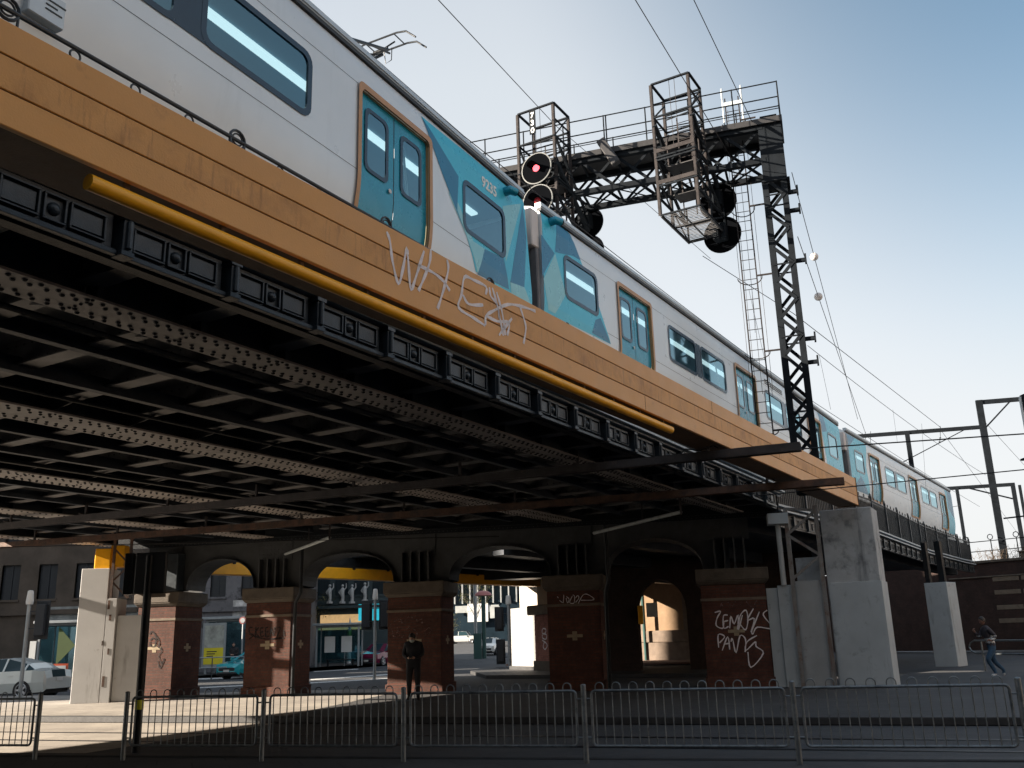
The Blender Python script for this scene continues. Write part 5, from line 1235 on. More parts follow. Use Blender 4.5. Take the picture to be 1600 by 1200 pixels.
# tram stop shelters on the far footpath
def shelter(label, p0, w, h, d, poster=None):
    """open glazed shelter: p0 left front foot, width along +x"""
    t = thing('tram_shelter', label, 'tram shelter', p0); x, y = p0.x, p0.y; z = .14
    MB().box(x + .001, x + w - .001, y + .001, y + .11, z + h - .12, z + h - .001).box(x + .001, x + .09, y + .11, y + d + .09, z + h - .12, z + h - .002).box(x + w - .09, x + w - .001, y + .11, y + d + .09, z + h - .12, z + h - .002).box(x + .09, x + w - .09, y + d + .001, y + d + .09, z + h - .12, z + h - .003).box(x, x + .12, y, y + .12, z, z + h).box(x + w - .12, x + w, y, y + .12, z, z + h).box(x, x + .1, y + d, y + d + .1, z, z + h).box(x + w - .1, x + w, y + d, y + d + .1, z, z + h).build('frame', mGalv2, t)
    MB().box(x - .2, x + w + .2, y - .3, y + d + .3, z + h, z + h + .16).build('roof', mGalv2, t, bevel=.02)
    MB().box(x + .12, x + w - .12, y + d + .03, y + d + .05, z + .3, z + h - .1).box(x + .04, x + .06, y + .14, y + d - .02, z + .3, z + h - .1).build('glass_wall', mGlassS, t)
    MB().box(x + .5, x + w - .5, y + d - .5, y + d - .1, z + .42, z + .48).box(x + .6, x + .7, y + d - .4, y + d - .2, z, z + .42).box(x + w - .7, x + w - .6, y + d - .4, y + d - .2, z, z + .42).build('bench', mIron, t)
    return t
q0 = at(492, 1046); s_ = shelter('pale framed glass tram shelter behind the purple car', q0, at(546, 1044).x - q0.x + .8, (1040 - 980) / FPX * q0.y, 1.5)
for k in range(2): MB().box(q0.x + .45 + k * 1.2, q0.x + 1.2 + k * 1.2, q0.y + .9, q0.y + .93, 1.1, 2.2).build('timetable', mWhiteSign, s_)
q1 = at(318, 1057.5); sh2 = shelter('glass tram shelter with a yellow advertising poster, behind the teal car', q1, 4.6, 3.15, 1.6)
MB().box(q1.x - .15, q1.x + 1.25, q1.y - .12, q1.y - .02, .5, 3.1).build('poster_case', mGalv2, sh2)
MB().box(q1.x - .03, q1.x + 1.13, q1.y - .135, q1.y - .121, .7, 1.65).build('yellow_poster', mat('yellow_poster_paper', (.72, .62, .03), .6, 0, .05), sh2)
MB().box(q1.x - .03, q1.x + 1.13, q1.y - .135, q1.y - .121, 1.652, 2.95).build('poster_photo', mat('muted_poster_photo', (.34, .36, .33), .6, 0, .5, 1.6), sh2)
pl_ = MB()
for k in range(3): pl_.box(q1.x + .15, q1.x + .75 - k * .1, q1.y - .14, q1.y - .1355, 1.4 - k * .13, 1.46 - k * .13)
pl_.build('poster_lettering', mGroove, sh2)
q2 = at(52, 1068); sh3 = shelter('dark teal glazed shelter with a green arrow sign behind the white sedan', q2, 7.2, 3.1, 1.8)
mArrow = mat('olive_green_sign', (.05, .085, .02), .6, 0, .06)
ax, az_ = q2.x + 1.2, 2.0
MB().add([(ax, q2.y - .1, az_ - 1.05), (ax + 1.0, q2.y - .1, az_), (ax, q2.y - .1, az_ + 1.05), (ax, q2.y - .06, az_ - 1.05), (ax + 1.0, q2.y - .06, az_), (ax, q2.y - .06, az_ + 1.05)], [(0, 1, 2), (5, 4, 3), (0, 3, 4, 1), (1, 4, 5, 2), (2, 5, 3, 0)]).build('arrow_sign', mArrow, sh3)
MB().box(q2.x + 2.2, q2.x + 3.4, q2.y - .02, q2.y + .03, 1.55, 2.35).build('notice_frame', mGroove, sh3); MB().box(q2.x + 2.27, q2.x + 3.33, q2.y - .03, q2.y - .021, 1.62, 2.28).build('notice', mWhiteSign, sh3)
MB().box(q2.x - .4, q2.x - .05, q2.y - .05, q2.y, 1.3, 2.3).build('timetable', mWhiteSign, sh3)
# orange and white warning board
q = at(91, 1078); q.z = .14; t = thing('warning_board', 'orange edged white warning board with two red roundels behind the white sedan', 'sign', q)
k_ = q.y / FPX
MB().box(q.x - 11 * k_, q.x + 11 * k_, q.y, q.y + .05, .14, .14 + 33 * k_).build('board', mRedSign, t)
MB().box(q.x - 8 * k_, q.x + 8 * k_, q.y - .012, q.y - .002, .14 + 6 * k_, .14 + 30 * k_).build('face', mWhiteSign, t)
for zz in (12, 23): MB().disc(Vector((q.x, q.y - .014, .14 + zz * k_)), -WORLD.W, 2.6 * k_, .006, 14).build('roundel', mRedSign, t)
# round sign on a pole, kiosk column, bins, railings
q = at(376, 1057); t = thing('round_sign', 'faded red and white round sign on a thin pole beside the pier with black graffiti', 'sign', q); k_ = q.y / FPX
MB().tube([q, Vector((q.x, q.y, 1.6 + 42 * k_))], .05, 8).build('pole', mGalv2, t); MB().disc(Vector((q.x, q.y - .08, 1.6 + 40 * k_)), -WORLD.W, 5.5 * k_, .03, 20).build('sign_rim', mPinkish, t); MB().disc(Vector((q.x, q.y - .12, 1.6 + 40 * k_)), -WORLD.W, 3.6 * k_, .01, 20).build('sign_face', mWhiteSign, t)
q = at(545, 1040); t = thing('advertising_column', 'slim pale advertising pillar with a green band and a horn shaped top', 'pillar', q); k_ = q.y / FPX; zz = lambda y: 1.6 + (1007 - y) * k_
MB().tube([q, Vector((q.x, q.y, zz(986)))], 3.2 * k_, 14).build('pillar', mWhiteSign, t, smooth=True)
MB().tube([Vector((q.x, q.y, zz(1000))), Vector((q.x, q.y, zz(986)))], 3.4 * k_, 14).build('green_band', mat('leaf_green_panel', (.10, .26, .06), .5, 0, .05), t, smooth=True)
MB().tube([Vector((q.x, q.y, zz(986))), Vector((q.x + 1 * k_, q.y, zz(976))), Vector((q.x + .4 * k_, q.y, zz(967)))], [2.6 * k_, 1.8 * k_, .2 * k_], 10).build('horn_top', mLampW, t, smooth=True)
q = at(560, 1038.5); tag(MB().box(q.x - .6, q.x + 5.3, q.y - .1, q.y, .3, 1.5).box(q.x - .6, q.x - .5, q.y - .1, q.y, .0, .3).box(q.x + 5.2, q.x + 5.3, q.y - .1, q.y, .0, .3).build('banner', mat('lime_banner', (.20, .33, .08), .6, 0, .15, 1), bevel=.01), 'lime green banner along the tram stop railing behind the purple car', 'banner')
def low_rail(name, label, pts, h):
    t = MB()
    for a, b in zip(pts, pts[1:]):
        L = (b - a).length; n = max(1, int(L / 2))
        for z_ in (h, h * .55): t.tube([a + Z * z_, b + Z * z_], .03, 6)
        for k in range(n + 1): t.tube([a.lerp(b, k / n), a.lerp(b, k / n) + Z * h], .03, 6)
    return tag(t.build(name, mGalv2), label, 'railing')
low_rail('tram_stop_railing', 'thin grey tram stop railing behind the teal car', [at(185, 1070), at(330, 1063), at(380, 1060)], 1.15)
low_rail('tram_stop_railing', 'thin grey tram stop railing between the glass shelter and the purple car', [at(538, 1044), at(640, 1038)], 1.1)
# railing by the abutment on the right
q = at(1520, 1048, .13); w_a = at(1640, 1054, .13); t = thing('ramp_handrail', 'pale looped tubular handrail before the dark brick wall, beside the runner', 'handrail', q)
fr_ = Frame((q.x, q.y), math.degrees(math.atan2(w_a.x - q.x, w_a.y - q.y))); h0 = fr_.hit(1524, 1001, 0)[1]; h1 = fr_.hit(1524, 1021, 0)[1]
MB(fr_).tube([fr_.p(5, 0, h0), fr_.p(.35, 0, h0), fr_.p(.1, 0, h0 - .08), fr_.p(0, 0, (h0 + h1) / 2), fr_.p(.1, 0, h1 + .08), fr_.p(.35, 0, h1), fr_.p(5, 0, h1)], .03, 8).build('rail', mGalv, t, smooth=True)
MB(fr_).tube([fr_.p(.75, 0, .13), fr_.p(.75, 0, h0)], .03, 8).tube([fr_.p(3.2, 0, .13), fr_.p(3.2, 0, h0)], .03, 8).build('post', mGalv, t, smooth=True)

# ------------------------------------------------------------------ cars
mTyre = mat('tyre_rubber', (.018, .018, .02), .8, 0, .1); mRim = mat('alloy_rim', (.45, .46, .48), .3, .8, .05)
mCarGlass = mat('dark_car_glass', (.02, .045, .055), .06, 0, .1); mCarGlass.node_tree.nodes['Principled BSDF'].inputs['Specular IOR Level'].default_value = .2; mHead = mat('headlamp_lens', (.75, .78, .78), .12, 0, .03, emit=((1, .95, .85), .35)); mTail = mat('tail_lamp', (.35, .02, .02), .2, 0, .03)
mPlate = mat('number_plate', (.6, .6, .58), .5, 0, .03)
def car(label, pos, az, paint, L=4.6, W=1.78, H=1.45, kind='sedan', cat='car'):
    fr = Frame((pos.x, pos.y), az); fr.o.z = pos.z; t = thing('car', label, cat, pos)
    # stations along length from the front (u = +L/2) to the rear: u, z_sill, z_belt, z_roof, half width at belt, half width at roof
    if kind == 'pickup': ST_ = [(.5, .45, .62, .62, .70, .6), (.47, .32, .98, .98, .86, .80), (.30, .3, 1.08, 1.08, .9, .84), (.22, .3, 1.12, 1.14, .9, .82), (.12, .3, 1.14, 1.72, .9, .70), (-.10, .3, 1.14, 1.76, .9, .70), (-.16, .3, 1.12, 1.13, .9, .85), (-.47, .3, 1.1, 1.1, .9, .88), (-.5, .4, 1.05, 1.05, .86, .84)]
    elif kind == 'suv': ST_ = [(.5, .42, .70, .70, .62, .55), (.475, .28, .88, .88, .84, .74), (.30, .26, 1.02, 1.03, .9, .80), (.24, .26, 1.05, 1.08, .9, .78), (.08, .26, 1.08, 1.55, .9, .66), (-.18, .26, 1.10, 1.60, .9, .67), (-.40, .26, 1.12, 1.50, .9, .66), (-.49, .28, 1.12, 1.14, .86, .78), (-.5, .36, .9, .9, .82, .78)]
    elif kind == 'hatch': ST_ = [(.5, .40, .62, .62, .60, .54), (.475, .26, .80, .80, .82, .74), (.30, .24, .94, .95, .88, .80), (.24, .24, .97, 1.0, .88, .78), (.06, .24, 1.0, 1.44, .88, .64), (-.20, .24, 1.02, 1.47, .88, .65), (-.42, .24, 1.04, 1.36, .88, .64), (-.49, .28, 1.02, 1.04, .84, .76), (-.5, .36, .8, .8, .8, .76)]
    else: ST_ = [(.5, .38, .60, .60, .60, .54), (.475, .24, .78, .78, .82, .72), (.28, .22, .92, .93, .88, .78), (.23, .22, .94, .97, .88, .76), (.05, .22, .97, 1.40, .88, .62), (-.14, .22, .99, 1.44, .88, .63), (-.32, .22, 1.01, 1.24, .88, .66), (-.385, .22, 1.02, 1.05, .88, .72), (-.485, .25, .98, .98, .84, .74), (-.5, .34, .72, .72, .78, .72)]
    hw = W / 2 / .9; kz = H / max(s[3] for s in ST_)
    body = MB(fr); glz = MB(fr); sec = []
    for u_, zs, zb_, zr, wb, wr in ST_:
        u_ *= L; sec.append([(u_, wb * hw * .93, zs * kz), (u_, wb * hw, (zs * .55 + zb_ * .45) * kz), (u_, wb * hw * .985, zb_ * kz), (u_, wr * hw, zr * kz), (u_, wr * hw * .55, zr * kz + .035)])
    for a, b in zip(sec, sec[1:]):
        for s_ in (1, -1):
            for i in range(4):
                q = [fr.p(*(x[0], x[1] * s_, x[2])) for x in (a[i], a[i + 1], b[i + 1], b[i])]
                tall = (a[3][2] - a[2][2] > .12) or (b[3][2] - b[2][2] > .12)
                if i == 2 and tall:
                    (glz if True else body).add(q, [(0, 1, 2, 3)])
                else: body.add(q, [(0, 1, 2, 3)])
        q = [fr.p(a[4][0], a[4][1], a[4][2]), fr.p(a[4][0], -a[4][1], a[4][2]), fr.p(b[4][0], -b[4][1], b[4][2]), fr.p(b[4][0], b[4][1], b[4][2])]
        slope = abs(a[4][2] - b[4][2]) > .22
        q2 = [[fr.p(a[i][0], a[i][1] * s_, a[i][2]) for i in (3, 4)] + [fr.p(b[i][0], b[i][1] * s_, b[i][2]) for i in (4, 3)] for s_ in (1, -1)]
        (glz if slope else body).add(q, [(0, 1, 2, 3)])
    for e in (sec[0], sec[-1]):
        q = [fr.p(x[0], x[1], x[2]) for x in e] + [fr.p(x[0], -x[1], x[2]) for x in e[::-1]]; body.add(q, [tuple(range(len(q)))])
    B = body.build('body', paint, t, smooth=True, bevel=0); glz.build('glazing', mCarGlass, t, smooth=False)
    rfm = MB(fr)
    for a, b in zip(sec, sec[1:]):   # pillars
        if a[3][2] - a[2][2] > .12 and b[3][2] - b[2][2] > .12:
            for s_ in (1, -1): rfm.bar(fr.p(b[2][0], b[2][1] * s_, b[2][2]), fr.p(b[3][0], b[3][1] * s_, b[3][2]), .07, .03, fr.W)
    rfm.bar(fr.p(-.05 * L, sec[5][2][1], sec[5][2][2]), fr.p(-.05 * L, sec[5][3][1] + .0, sec[5][3][2]), .06, .03, fr.W); rfm.build('pillars', paint, t)
    MB(fr).box(-L * .47, L * .47, -W * .44, W * .44, .18, .34).build('underbody', mTyre, t)
    rw_ = .33 * (1.15 if kind in ('pickup', 'suv') else 1)
    for u_ in (L * .30, -L * .31):
        for s_ in (1, -1):
            c = fr.p(u_, s_ * W * .47, rw_); Wn = fr.W * s_
            wh = MB().disc(c - Wn * .16, Wn, rw_ + .05, .150, 28).build('wheel_arch', mGroove, t)
            ty = MB().disc(c - Wn * .15, Wn, rw_, .20, 28).build('wheel', mTyre, t, smooth=True)
            rm = MB().disc(c + Wn * .052, Wn, rw_ * .2, .012, 12)
            for k in range(5):
                a = 2 * math.pi * k / 5; d_ = fr.U * math.cos(a) + Z * math.sin(a); rm.bar(c + Wn * .056, c + Wn * .056 + d_ * rw_ * .62, .07, .012, Wn)
            rm.tube([c + Wn * .056 + (fr.U * math.cos(2 * math.pi * k / 20) + Z * math.sin(2 * math.pi * k / 20)) * rw_ * .66 for k in range(21)], .02, 6, False); rm.build('rim', mRim, ty)
    f_ = L * .485
    for s_ in (1, -1):
        MB(fr).box(f_ - .30, f_ - .02, s_ * W * .28 if s_ > 0 else s_ * W * .43, s_ * W * .43 if s_ > 0 else s_ * W * .28, .60 * kz, .74 * kz).build('headlamp', mHead, t, bevel=.03)
        MB(fr).box(-f_ - .02, -f_ + .14, s_ * W * .26 if s_ > 0 else s_ * W * .44, s_ * W * .44 if s_ > 0 else s_ * W * .26, .74 * kz, .90 * kz).build('tail_lamp', mTail, t, bevel=.02)
        MB(fr).box(L * .15, L * .19, s_ * (W / 2 - .02) if s_ > 0 else s_ * (W / 2 + .15), s_ * (W / 2 + .15) if s_ > 0 else s_ * (W / 2 - .02), .98 * kz, 1.12 * kz).build('mirror', paint, t, bevel=.02)
        for du_ in (.02, -.20): MB(fr).box(L * du_ - .1, L * du_ + .08, s_ * (W / 2 - .03) - .015, s_ * (W / 2 - .03) + .03, .82 * kz, .85 * kz).build('door_handle', paint, t)
    MB(fr).box(L * .5 - .05, L * .5 + .012, -.55, .55, .44 * kz, .60 * kz).box(L * .5 - .06, L * .5 + .008, -.65, .65, .26, .36).build('grille', mGroove, t, bevel=.01)
    MB(fr).box(L * .5 + .013, L * .5 + .025, -.19, .19, .38 * kz, .38 * kz + .12).build('number_plate', mPlate, t)
    MB(fr).box(-L * .5 - .02, -L * .5 + .01, -.19, .19, .62 * kz, .62 * kz + .12).build('number_plate', mPlate, t)
    return t
def paint(name, c): return mat(name, c, .22, .15, .03, 1, coat=.6)
cw = at(62, 1092); car('white sedan with dark windows behind the leftmost fence section', Vector((cw.x - 1.95, cw.y + .9, 0)), -82, paint('white_car_paint', (.60, .64, .62)), 4.7, 1.82, 1.44)
ct = at(372, 1061); car('teal sedan facing the camera, half hidden by the pier with black graffiti', Vector((ct.x + .35, ct.y + 2.0, 0)), 205, paint('teal_car_paint', (.02, .36, .42)), 4.6, 1.8, 1.42)
cp_ = at(588, 1042); car('dark purple red car facing the camera behind a slim traffic light pole', Vector((cp_.x + .1, cp_.y + 1.8, 0)), 200, paint('burgundy_car_paint', (.16, .012, .05)), 4.6, 1.85, 1.62, 'suv')
cg = ray(765, 1000); cg = cg * (88 / cg.y); cg.z = 0; cgz = .34; car('small white hatchback facing the camera beside the white leaning panel', Vector((cg.x, cg.y, cgz)), 190, paint('bright_white_car_paint', (.70, .72, .70)), 4.2, 1.75, 1.48, 'hatch')
cu = at(722, 1011.5); car('white pickup truck far off beyond the crossing', Vector((ray(724, 1000) * (150 / ray(724, 1000).y)).to_tuple()[:2] + (1.27,)), 105, paint('pickup_white_paint', (.62, .63, .62)), 5.2, 1.9, 1.8, 'pickup')

# ------------------------------------------------------------------ second row: white panel, pink pier, far wall
q = at(800, 1046, .15); q2_ = at(858, 1048, .15); WP = Frame((q.x, q.y), math.degrees(math.atan2(q2_.x - q.x, q2_.y - q.y))); wL = (q2_ - q).length
t = thing('white_hoarding', 'white sunlit hoarding panel with a slanting shadow, seen through the third arch', 'hoarding', q)
MB(WP).box(0, wL - 1.0, 0, .25, .15, WP.hit(800, 951, 0)[1]).build('panel', mat('white_hoarding_paint', (.25, .25, .25), .6, 0, .06, 1), t, bevel=.01)
MB(WP).box(-.05, wL - 1.0, -.12, -.002, .15, .32).build('footing', mKerb, t)
fp = thing('far_pier', 'pinkish brick pier with curly white graffiti and a sandstone head, beyond the third arch', 'pier', WP.p(wL, 0, .15))
mPinkBrick = brick('pink_brick', WP.az, (.42, .18, .14), (.34, .13, .11), (.2, .14, .12))
zc2 = WP.hit(850, 960, -.2)[1]
MB(WP).box(wL - .96, wL + 1.2, -.2, 1.6, .15, zc2).build('shaft', mPinkBrick, fp); MB(WP).box(wL - 1.2, wL + 1.4, -.5, 1.8, zc2, zc2 + .45).build('cap', mStoneLt, fp, bevel=.05); MB(WP).box(wL - 1.0, wL + 1.3, -.3, 1.7, .15, .6).build('base', mStone, fp)
gc5 = lambda x, y: (680 + x / 5.926, 840 + y / 5.926)
strokes('graffiti', mGraffW, fp, WP, -.212, [[(1000, 840), (1025, 850), (1020, 880), (995, 890), (990, 860), (1000, 840)], [(1000, 890), (1030, 900), (1025, 940), (995, 930), (992, 900)], [(990, 950), (1030, 980), (1035, 1010), (1015, 1035), (1000, 1010), (1010, 970)]], gc5, .03)
# grey columns above the hoarding
tag(MB(WP).box(-.1, 1.9, .6, 1.8, .15, 6.4).box(3.3, 3.8, .6, 1.0, .15, 6.4).build('beam_column', mat('sunlit_concrete', (.50, .46, .40), .8, 0, .12, 1.5, .2)), 'pale concrete columns rising behind the white hoarding under the far yellow beam', 'columns')
# second trestle wall with one arch
o2 = at(1095, 1046, .15); S2 = Frame((o2.x, o2.y), -79, False)
zt2 = S2.hit(1040, 905, 0)[1]; ua, ub2 = S2.hit(1076, 1000, 0)[0], S2.hit(999, 1000, 0)[0]
tr2 = thing('inner_arch_wall', 'dark second row of arched ironwork and brick seen through the nearest arches', 'arch wall', S2.p(2, .8, .15))
poly = [(ua, .16), (ua - 5.5, .16), (ua - 5.5, 5.2), (ub2 + 3.3, 5.2), (ub2 + 3.3, .16), (ub2, .16), (ub2, zt2 - 1.3)] + [((ua + ub2) / 2 + math.cos(math.pi * k / 12) * (ub2 - ua) / 2, zt2 - 1.3 + math.sin(math.pi * k / 12) * 1.3) for k in range(1, 12)] + [(ua, zt2 - 1.3)]
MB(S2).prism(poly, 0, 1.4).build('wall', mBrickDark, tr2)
MB(S2).box(ub2 + 3.301, ub2 + 9, .1, 1.3, 4.3, 5.2).build('beam', mIron, tr2)
sb = at(1000, 948, 3.0); 
tag(MB(S2).box(ub2 - .25, ub2 - .02, -.3, -.1, zt2 - 1.9, zt2 - 1.1).build('yellow_signal_box', mYellow, bevel=.03), 'small yellow box on the left edge of the inner dark arch', 'box')
tag(MB(S2).box(ub2 - .85, ub2 - .4, -.2, -.15, zt2 - 1.6, zt2 - 1.0).build('street_plate', mWhiteSign), 'small pale square plate hanging inside the inner dark arch', 'sign')
# sunlit stone wall beyond
w1 = at(985, 1043, .1); w2 = at(1110, 1042, .1); WS = Frame((w1.x, w1.y), math.degrees(math.atan2(w2.x - w1.x, w2.y - w1.y))); lw = (w2 - w1).length
WS = Frame(((w1 * 1.25).x, (w1 * 1.25).y), WS.az); lw *= 1.3
sw = thing('stone_wall', 'warm sunlit tan stone wall with pilasters seen through the inner arch', 'wall', WS.p(lw / 2, 0, .1))
mTan = mat('tan_rendered_stone', (.22, .145, .085), .85, 0, .12, 1.2, .4, 14, dirt=((.28, .18, .11), 4, .56, .70))
MB(WS).box(-6, lw + 6, .0, 1.5, 1.9, 11).build('wall', mTan, sw); MB(WS).box(-6, lw + 6, -.3, 1.5, 1.2, 1.9).box(-6, lw + 6, -.5, 1.5, .1, 1.19).build('plinth', mat('pale_stone_plinth', (.17, .13, .10), .85, 0, .25, 2, .3, 12), sw, bevel=.04)
for u_ in (-2, lw * .12, lw * .70, lw + 2): MB(WS).box(u_, u_ + .45, -.14, -.002, 1.9, 10).build('pilaster', mStoneLt, sw)
MB(WS).box(-6, lw + 6, -5, -.5, .05, .16).build('sunlit_paving', mat('pink_paving', (.22, .14, .115), .8, 0, .15, 1), sw)
pf = at(1010, 1036); tag(MB().tube([pf, Vector((pf.x, pf.y, 5))], .09, 8).build('green_pole', mDarkGreen, smooth=True), 'dark green pole standing inside the inner arch before the tan wall', 'pole')

# ------------------------------------------------------------------ buildings across the street
def facade(name, label, pxl, pxr, ybase, dist_scale, H, m_, floors, bays, depth=10, wm=None, win=(.5, .6), z0f=4.2, fh=3.6, trim=None, ground_m=None, sills=True):
    da, db = ybase; a = ray(pxl, 1000); b = ray(pxr, 1000); a = a * (da / a.y); b = b * (db / b.y); a.z = b.z = 0
    fr = Frame((a.x, a.y), math.degrees(math.atan2((b - a).x, (b - a).y))); L = (b - a).length
    t = thing(name, label, 'building', fr.p(L / 2, depth / 2, 0))
    cells = MB(fr); wm = wm or mGlassB; us = []; bw = L / bays
    hs = [(k * bw + bw * (1 - win[0]) / 2, k * bw + bw * (1 + win[0]) / 2, z0f + j * fh + fh * (1 - win[1]) / 2, z0f + j * fh + fh * (1 + win[1]) / 2) for k in range(bays) for j in range(floors)]
    S = sorted({0, L, *[h[0] for h in hs], *[h[1] for h in hs]}); Zs = sorted({0, H, *[h[2] for h in hs if h[3] < H], *[h[3] for h in hs if h[3] < H]})
    for a_, b_ in zip(S, S[1:]):
        for c_, d_ in zip(Zs, Zs[1:]):
            if any(h[0] < (a_ + b_) / 2 < h[1] and h[2] < (c_ + d_) / 2 < h[3] for h in hs): continue
            cells.add([fr.p(a_, 0, c_), fr.p(b_, 0, c_), fr.p(b_, 0, d_), fr.p(a_, 0, d_)], [(0, 1, 2, 3)])
    cells.add([fr.p(0, 0, 0), fr.p(0, -depth * -1, 0), fr.p(0, depth, H), fr.p(0, 0, H)], [(0, 1, 2, 3)]).add([fr.p(L, 0, 0), fr.p(L, depth, 0), fr.p(L, depth, H), fr.p(L, 0, H)], [(0, 1, 2, 3)]).add([fr.p(0, depth, 0), fr.p(L, depth, 0), fr.p(L, depth, H), fr.p(0, depth, H)], [(0, 1, 2, 3)]).add([fr.p(0, 0, H), fr.p(L, 0, H), fr.p(L, depth, H), fr.p(0, depth, H)], [(0, 1, 2, 3)])
    cells.build('wall', m_, t)
    for h in hs[:90]:
        if h[3] >= H: continue
        W_ = MB(fr).box(h[0], h[1], .22, .26, h[2], h[3]).box((h[0] + h[1]) / 2 - .04, (h[0] + h[1]) / 2 + .04, .16, .219, h[2], h[3]).build('window', wm, t)
        MB(fr).box(h[0] - .1, h[1] + .1, -.10, .2, h[2] - .14, h[2] - .001).build('sill', trim or m_, W_)
    MB(fr).box(-.2, L + .2, -.35, -.001, H - .5, H).box(0, L, -.2, -.001, z0f - .25, z0f + .05).build('cornice', trim or m_, t)
    return t, fr, L
mGlassB = mat('dark_window_pane', (.018, .03, .038), .08, 0, .3, .5)
mBrown = mat('brown_stone_facade', (.085, .068, .055), .85, 0, .3, .7, .3, 12); mGreyF = mat('grey_render_facade', (.16, .16, .175), .85, 0, .3, .6, .3, 12, dirt=((.06, .06, .065), 1.2, .5, .62))
mTealF = mat('dark_teal_shopfront', (.028, .052, .062), .5, 0, .2, 1); mGlassTw = mat('dark_glass_tower', (.018, .032, .045), .12, .2, .3, .3); mPale = mat('pale_grey_cladding', (.34, .36, .36), .6, 0, .2, 1)
b1_, FB1, LB1 = facade('brown_stone_building', 'dark brown stone building filling the left background behind the white sedan', -200, 212, (60, 60), 1.0, 19, mBrown, 4, 7, 14, trim=mBrown, wm=mGroove)
mb_ = MB(FB1); za_ = FB1.hit(120, 1040, -.3)
MB(FB1).box(FB1.hit(60, 1000, -.05)[0], LB1, -.05, -.002, .14, FB1.hit(100, 948, 0)[1]).build('pale_ground_floor', mat('scuffed_pale_render', (.26, .28, .28), .8, 0, .35, 1.6, .2, 20), b1_)
b2_, FB2, LB2 = facade('grey_rendered_building', 'grey building with mottled wall and dark window above the tram shelter with the yellow poster', 213, 458, (63, 64), 1.0, 16, mGreyF, 3, 5, 14, wm=mGroove)
u_, z_ = FB2.hit(362, 984, -.03); MB(FB2).box(u_, u_ + 1.3, -.04, -.005, z_, z_ + 1.9).build('wall_mural', mat('black_white_mural', (.4, .4, .4), .6, 0, .98, 1.1), b2_)
b3_, FB3, LB3 = facade('teal_shop_building', 'dark teal shopfront building with white statues on its ledge behind the purple car', 459, 694, (78, 78), 1.0, 20, mTealF, 4, 8, 3, win=(.7, .7), z0f=5, fh=3.4)
u_, z_ = FB3.hit(500, 985, -.06); MB(FB3).box(u_, u_ + 4.2, -.08, -.005, z_, z_ + 1.2).build('lit_shop_window', mat('warm_shop_interior', (.4, .26, .12), .6, 0, .5, 1.5, emit=((1, .65, .3), .12)), b3_)
u_, z_ = FB3.hit(560, 970, -.06); MB(FB3).box(u_, u_ + 2.0, -.10, -.005, z_, z_ + 1.3).build('cyan_sign', mat('cyan_sign_face', (.02, .40, .50), .5, 0, .05, emit=((.05, .7, .9), .15)), b3_)
mStat = mat('white_plaster', (.42, .44, .45), .7, 0, .1, 3)
for k, (x, y) in enumerate(((491, 920), (515, 943), (535, 943), (550, 943), (570, 940))):
    u_, z_ = FB3.hit(x, y, -.4); h_ = 1.6 if k else 1.1; c = lambda du, z: FB3.p(u_ + du, -.45, z_ + z)
    s_ = MB().tube([c(0, 0), c(0, .15), c(0, .16), c(.03, h_ * .3), c(-.04, h_ * .52), c(.0, h_ * .7), c(0, h_ * .8)], [.26, .26, .15, .13, .19, .17, .07], 8).ball(c(0, h_ * .88), .12, 8, 6).tube([c(-.14, h_ * .68), c(-.3, h_ * .55), c(-.2, h_ * .45)], [.07, .05, .04], 6).tube([c(.14, h_ * .68), c(.3, h_ * .8), c(.28, h_ * 1.0)], [.07, .05, .04], 6)
    tag(s_.build('statue', mStat, smooth=True), ['small white winged figure leftmost above the teal shopfront', 'white standing statue, second from the left above the teal shopfront', 'white standing statue in the middle of the row above the teal shopfront', 'white standing statue, second from the right above the teal shopfront', 'white standing statue rightmost above the teal shopfront'][k], 'statue', 'white statues on the shopfront ledge')
MB(FB3).box(0, LB3, -.8, -.002, FB3.hit(540, 946, 0)[1] - .25, FB3.hit(540, 946, 0)[1] - .02).build('ledge', mTealF, b3_)
b4_, FB4, LB4 = facade('glass_office_building', 'dark glass building with pale vertical fins and white sign boards far behind the green lamp', 640, 960, (188, 180), 1.0, 34, mGlassTw, 8, 12, 20, win=(.86, .8), z0f=9, fh=3.3)
fn = MB(FB4); n = 26
for k in range(n): fn.box(LB4 * k / n, LB4 * k / n + .22, -.5, -.002, 8.6, 33)
fn.build('fins', mPale, b4_)
u_, z_ = FB4.hit(712, 958, -.6); MB(FB4).box(u_, FB4.hit(780, 958, -.6)[0], -.9, -.51, z_ , z_ + 1.3).build('canopy_band', mPale, b4_)
u_, z_ = FB4.hit(731, 972, -1); MB(FB4).box(u_, FB4.hit(763, 972, -1)[0], -1.1, -.95, z_, z_ + 3.4).build('sign_board', mWhiteSign, b4_)
u_, z_ = FB4.hit(766, 966, -1); MB(FB4).box(u_, FB4.hit(781, 966, -1)[0], -1.1, -.95, z_, z_ + 2.2).build('sign_board', mPale, b4_)
# unseen block added past the left edge, slotted to shade the far road
bl_, FBL, LBL = None, None, None
cbk = thing('added_shade_block', 'unseen tall brown block added to shade the far road and the shopfronts', 'building', (-75, 40, 0))
MB().box(-66, -60, 25.0, 37.8, 0, 44).box(-66, -60, 41.8, 48.6, 0, 44).box(-66, -60, 51, 85, 0, 44).box(-65.9, -60.1, 37.8, 51, 0, 2.5).build('wall', mBrown, cbk)
wk = MB()
for j in range(6):
    for k in range(3): wk.box(-59.999, -59.9, 26 + k * 3.2, 28 + k * 3.2, 3 + j * 3.5, 5.2 + j * 3.5)
wk.build('windows', mGlassB, cbk)
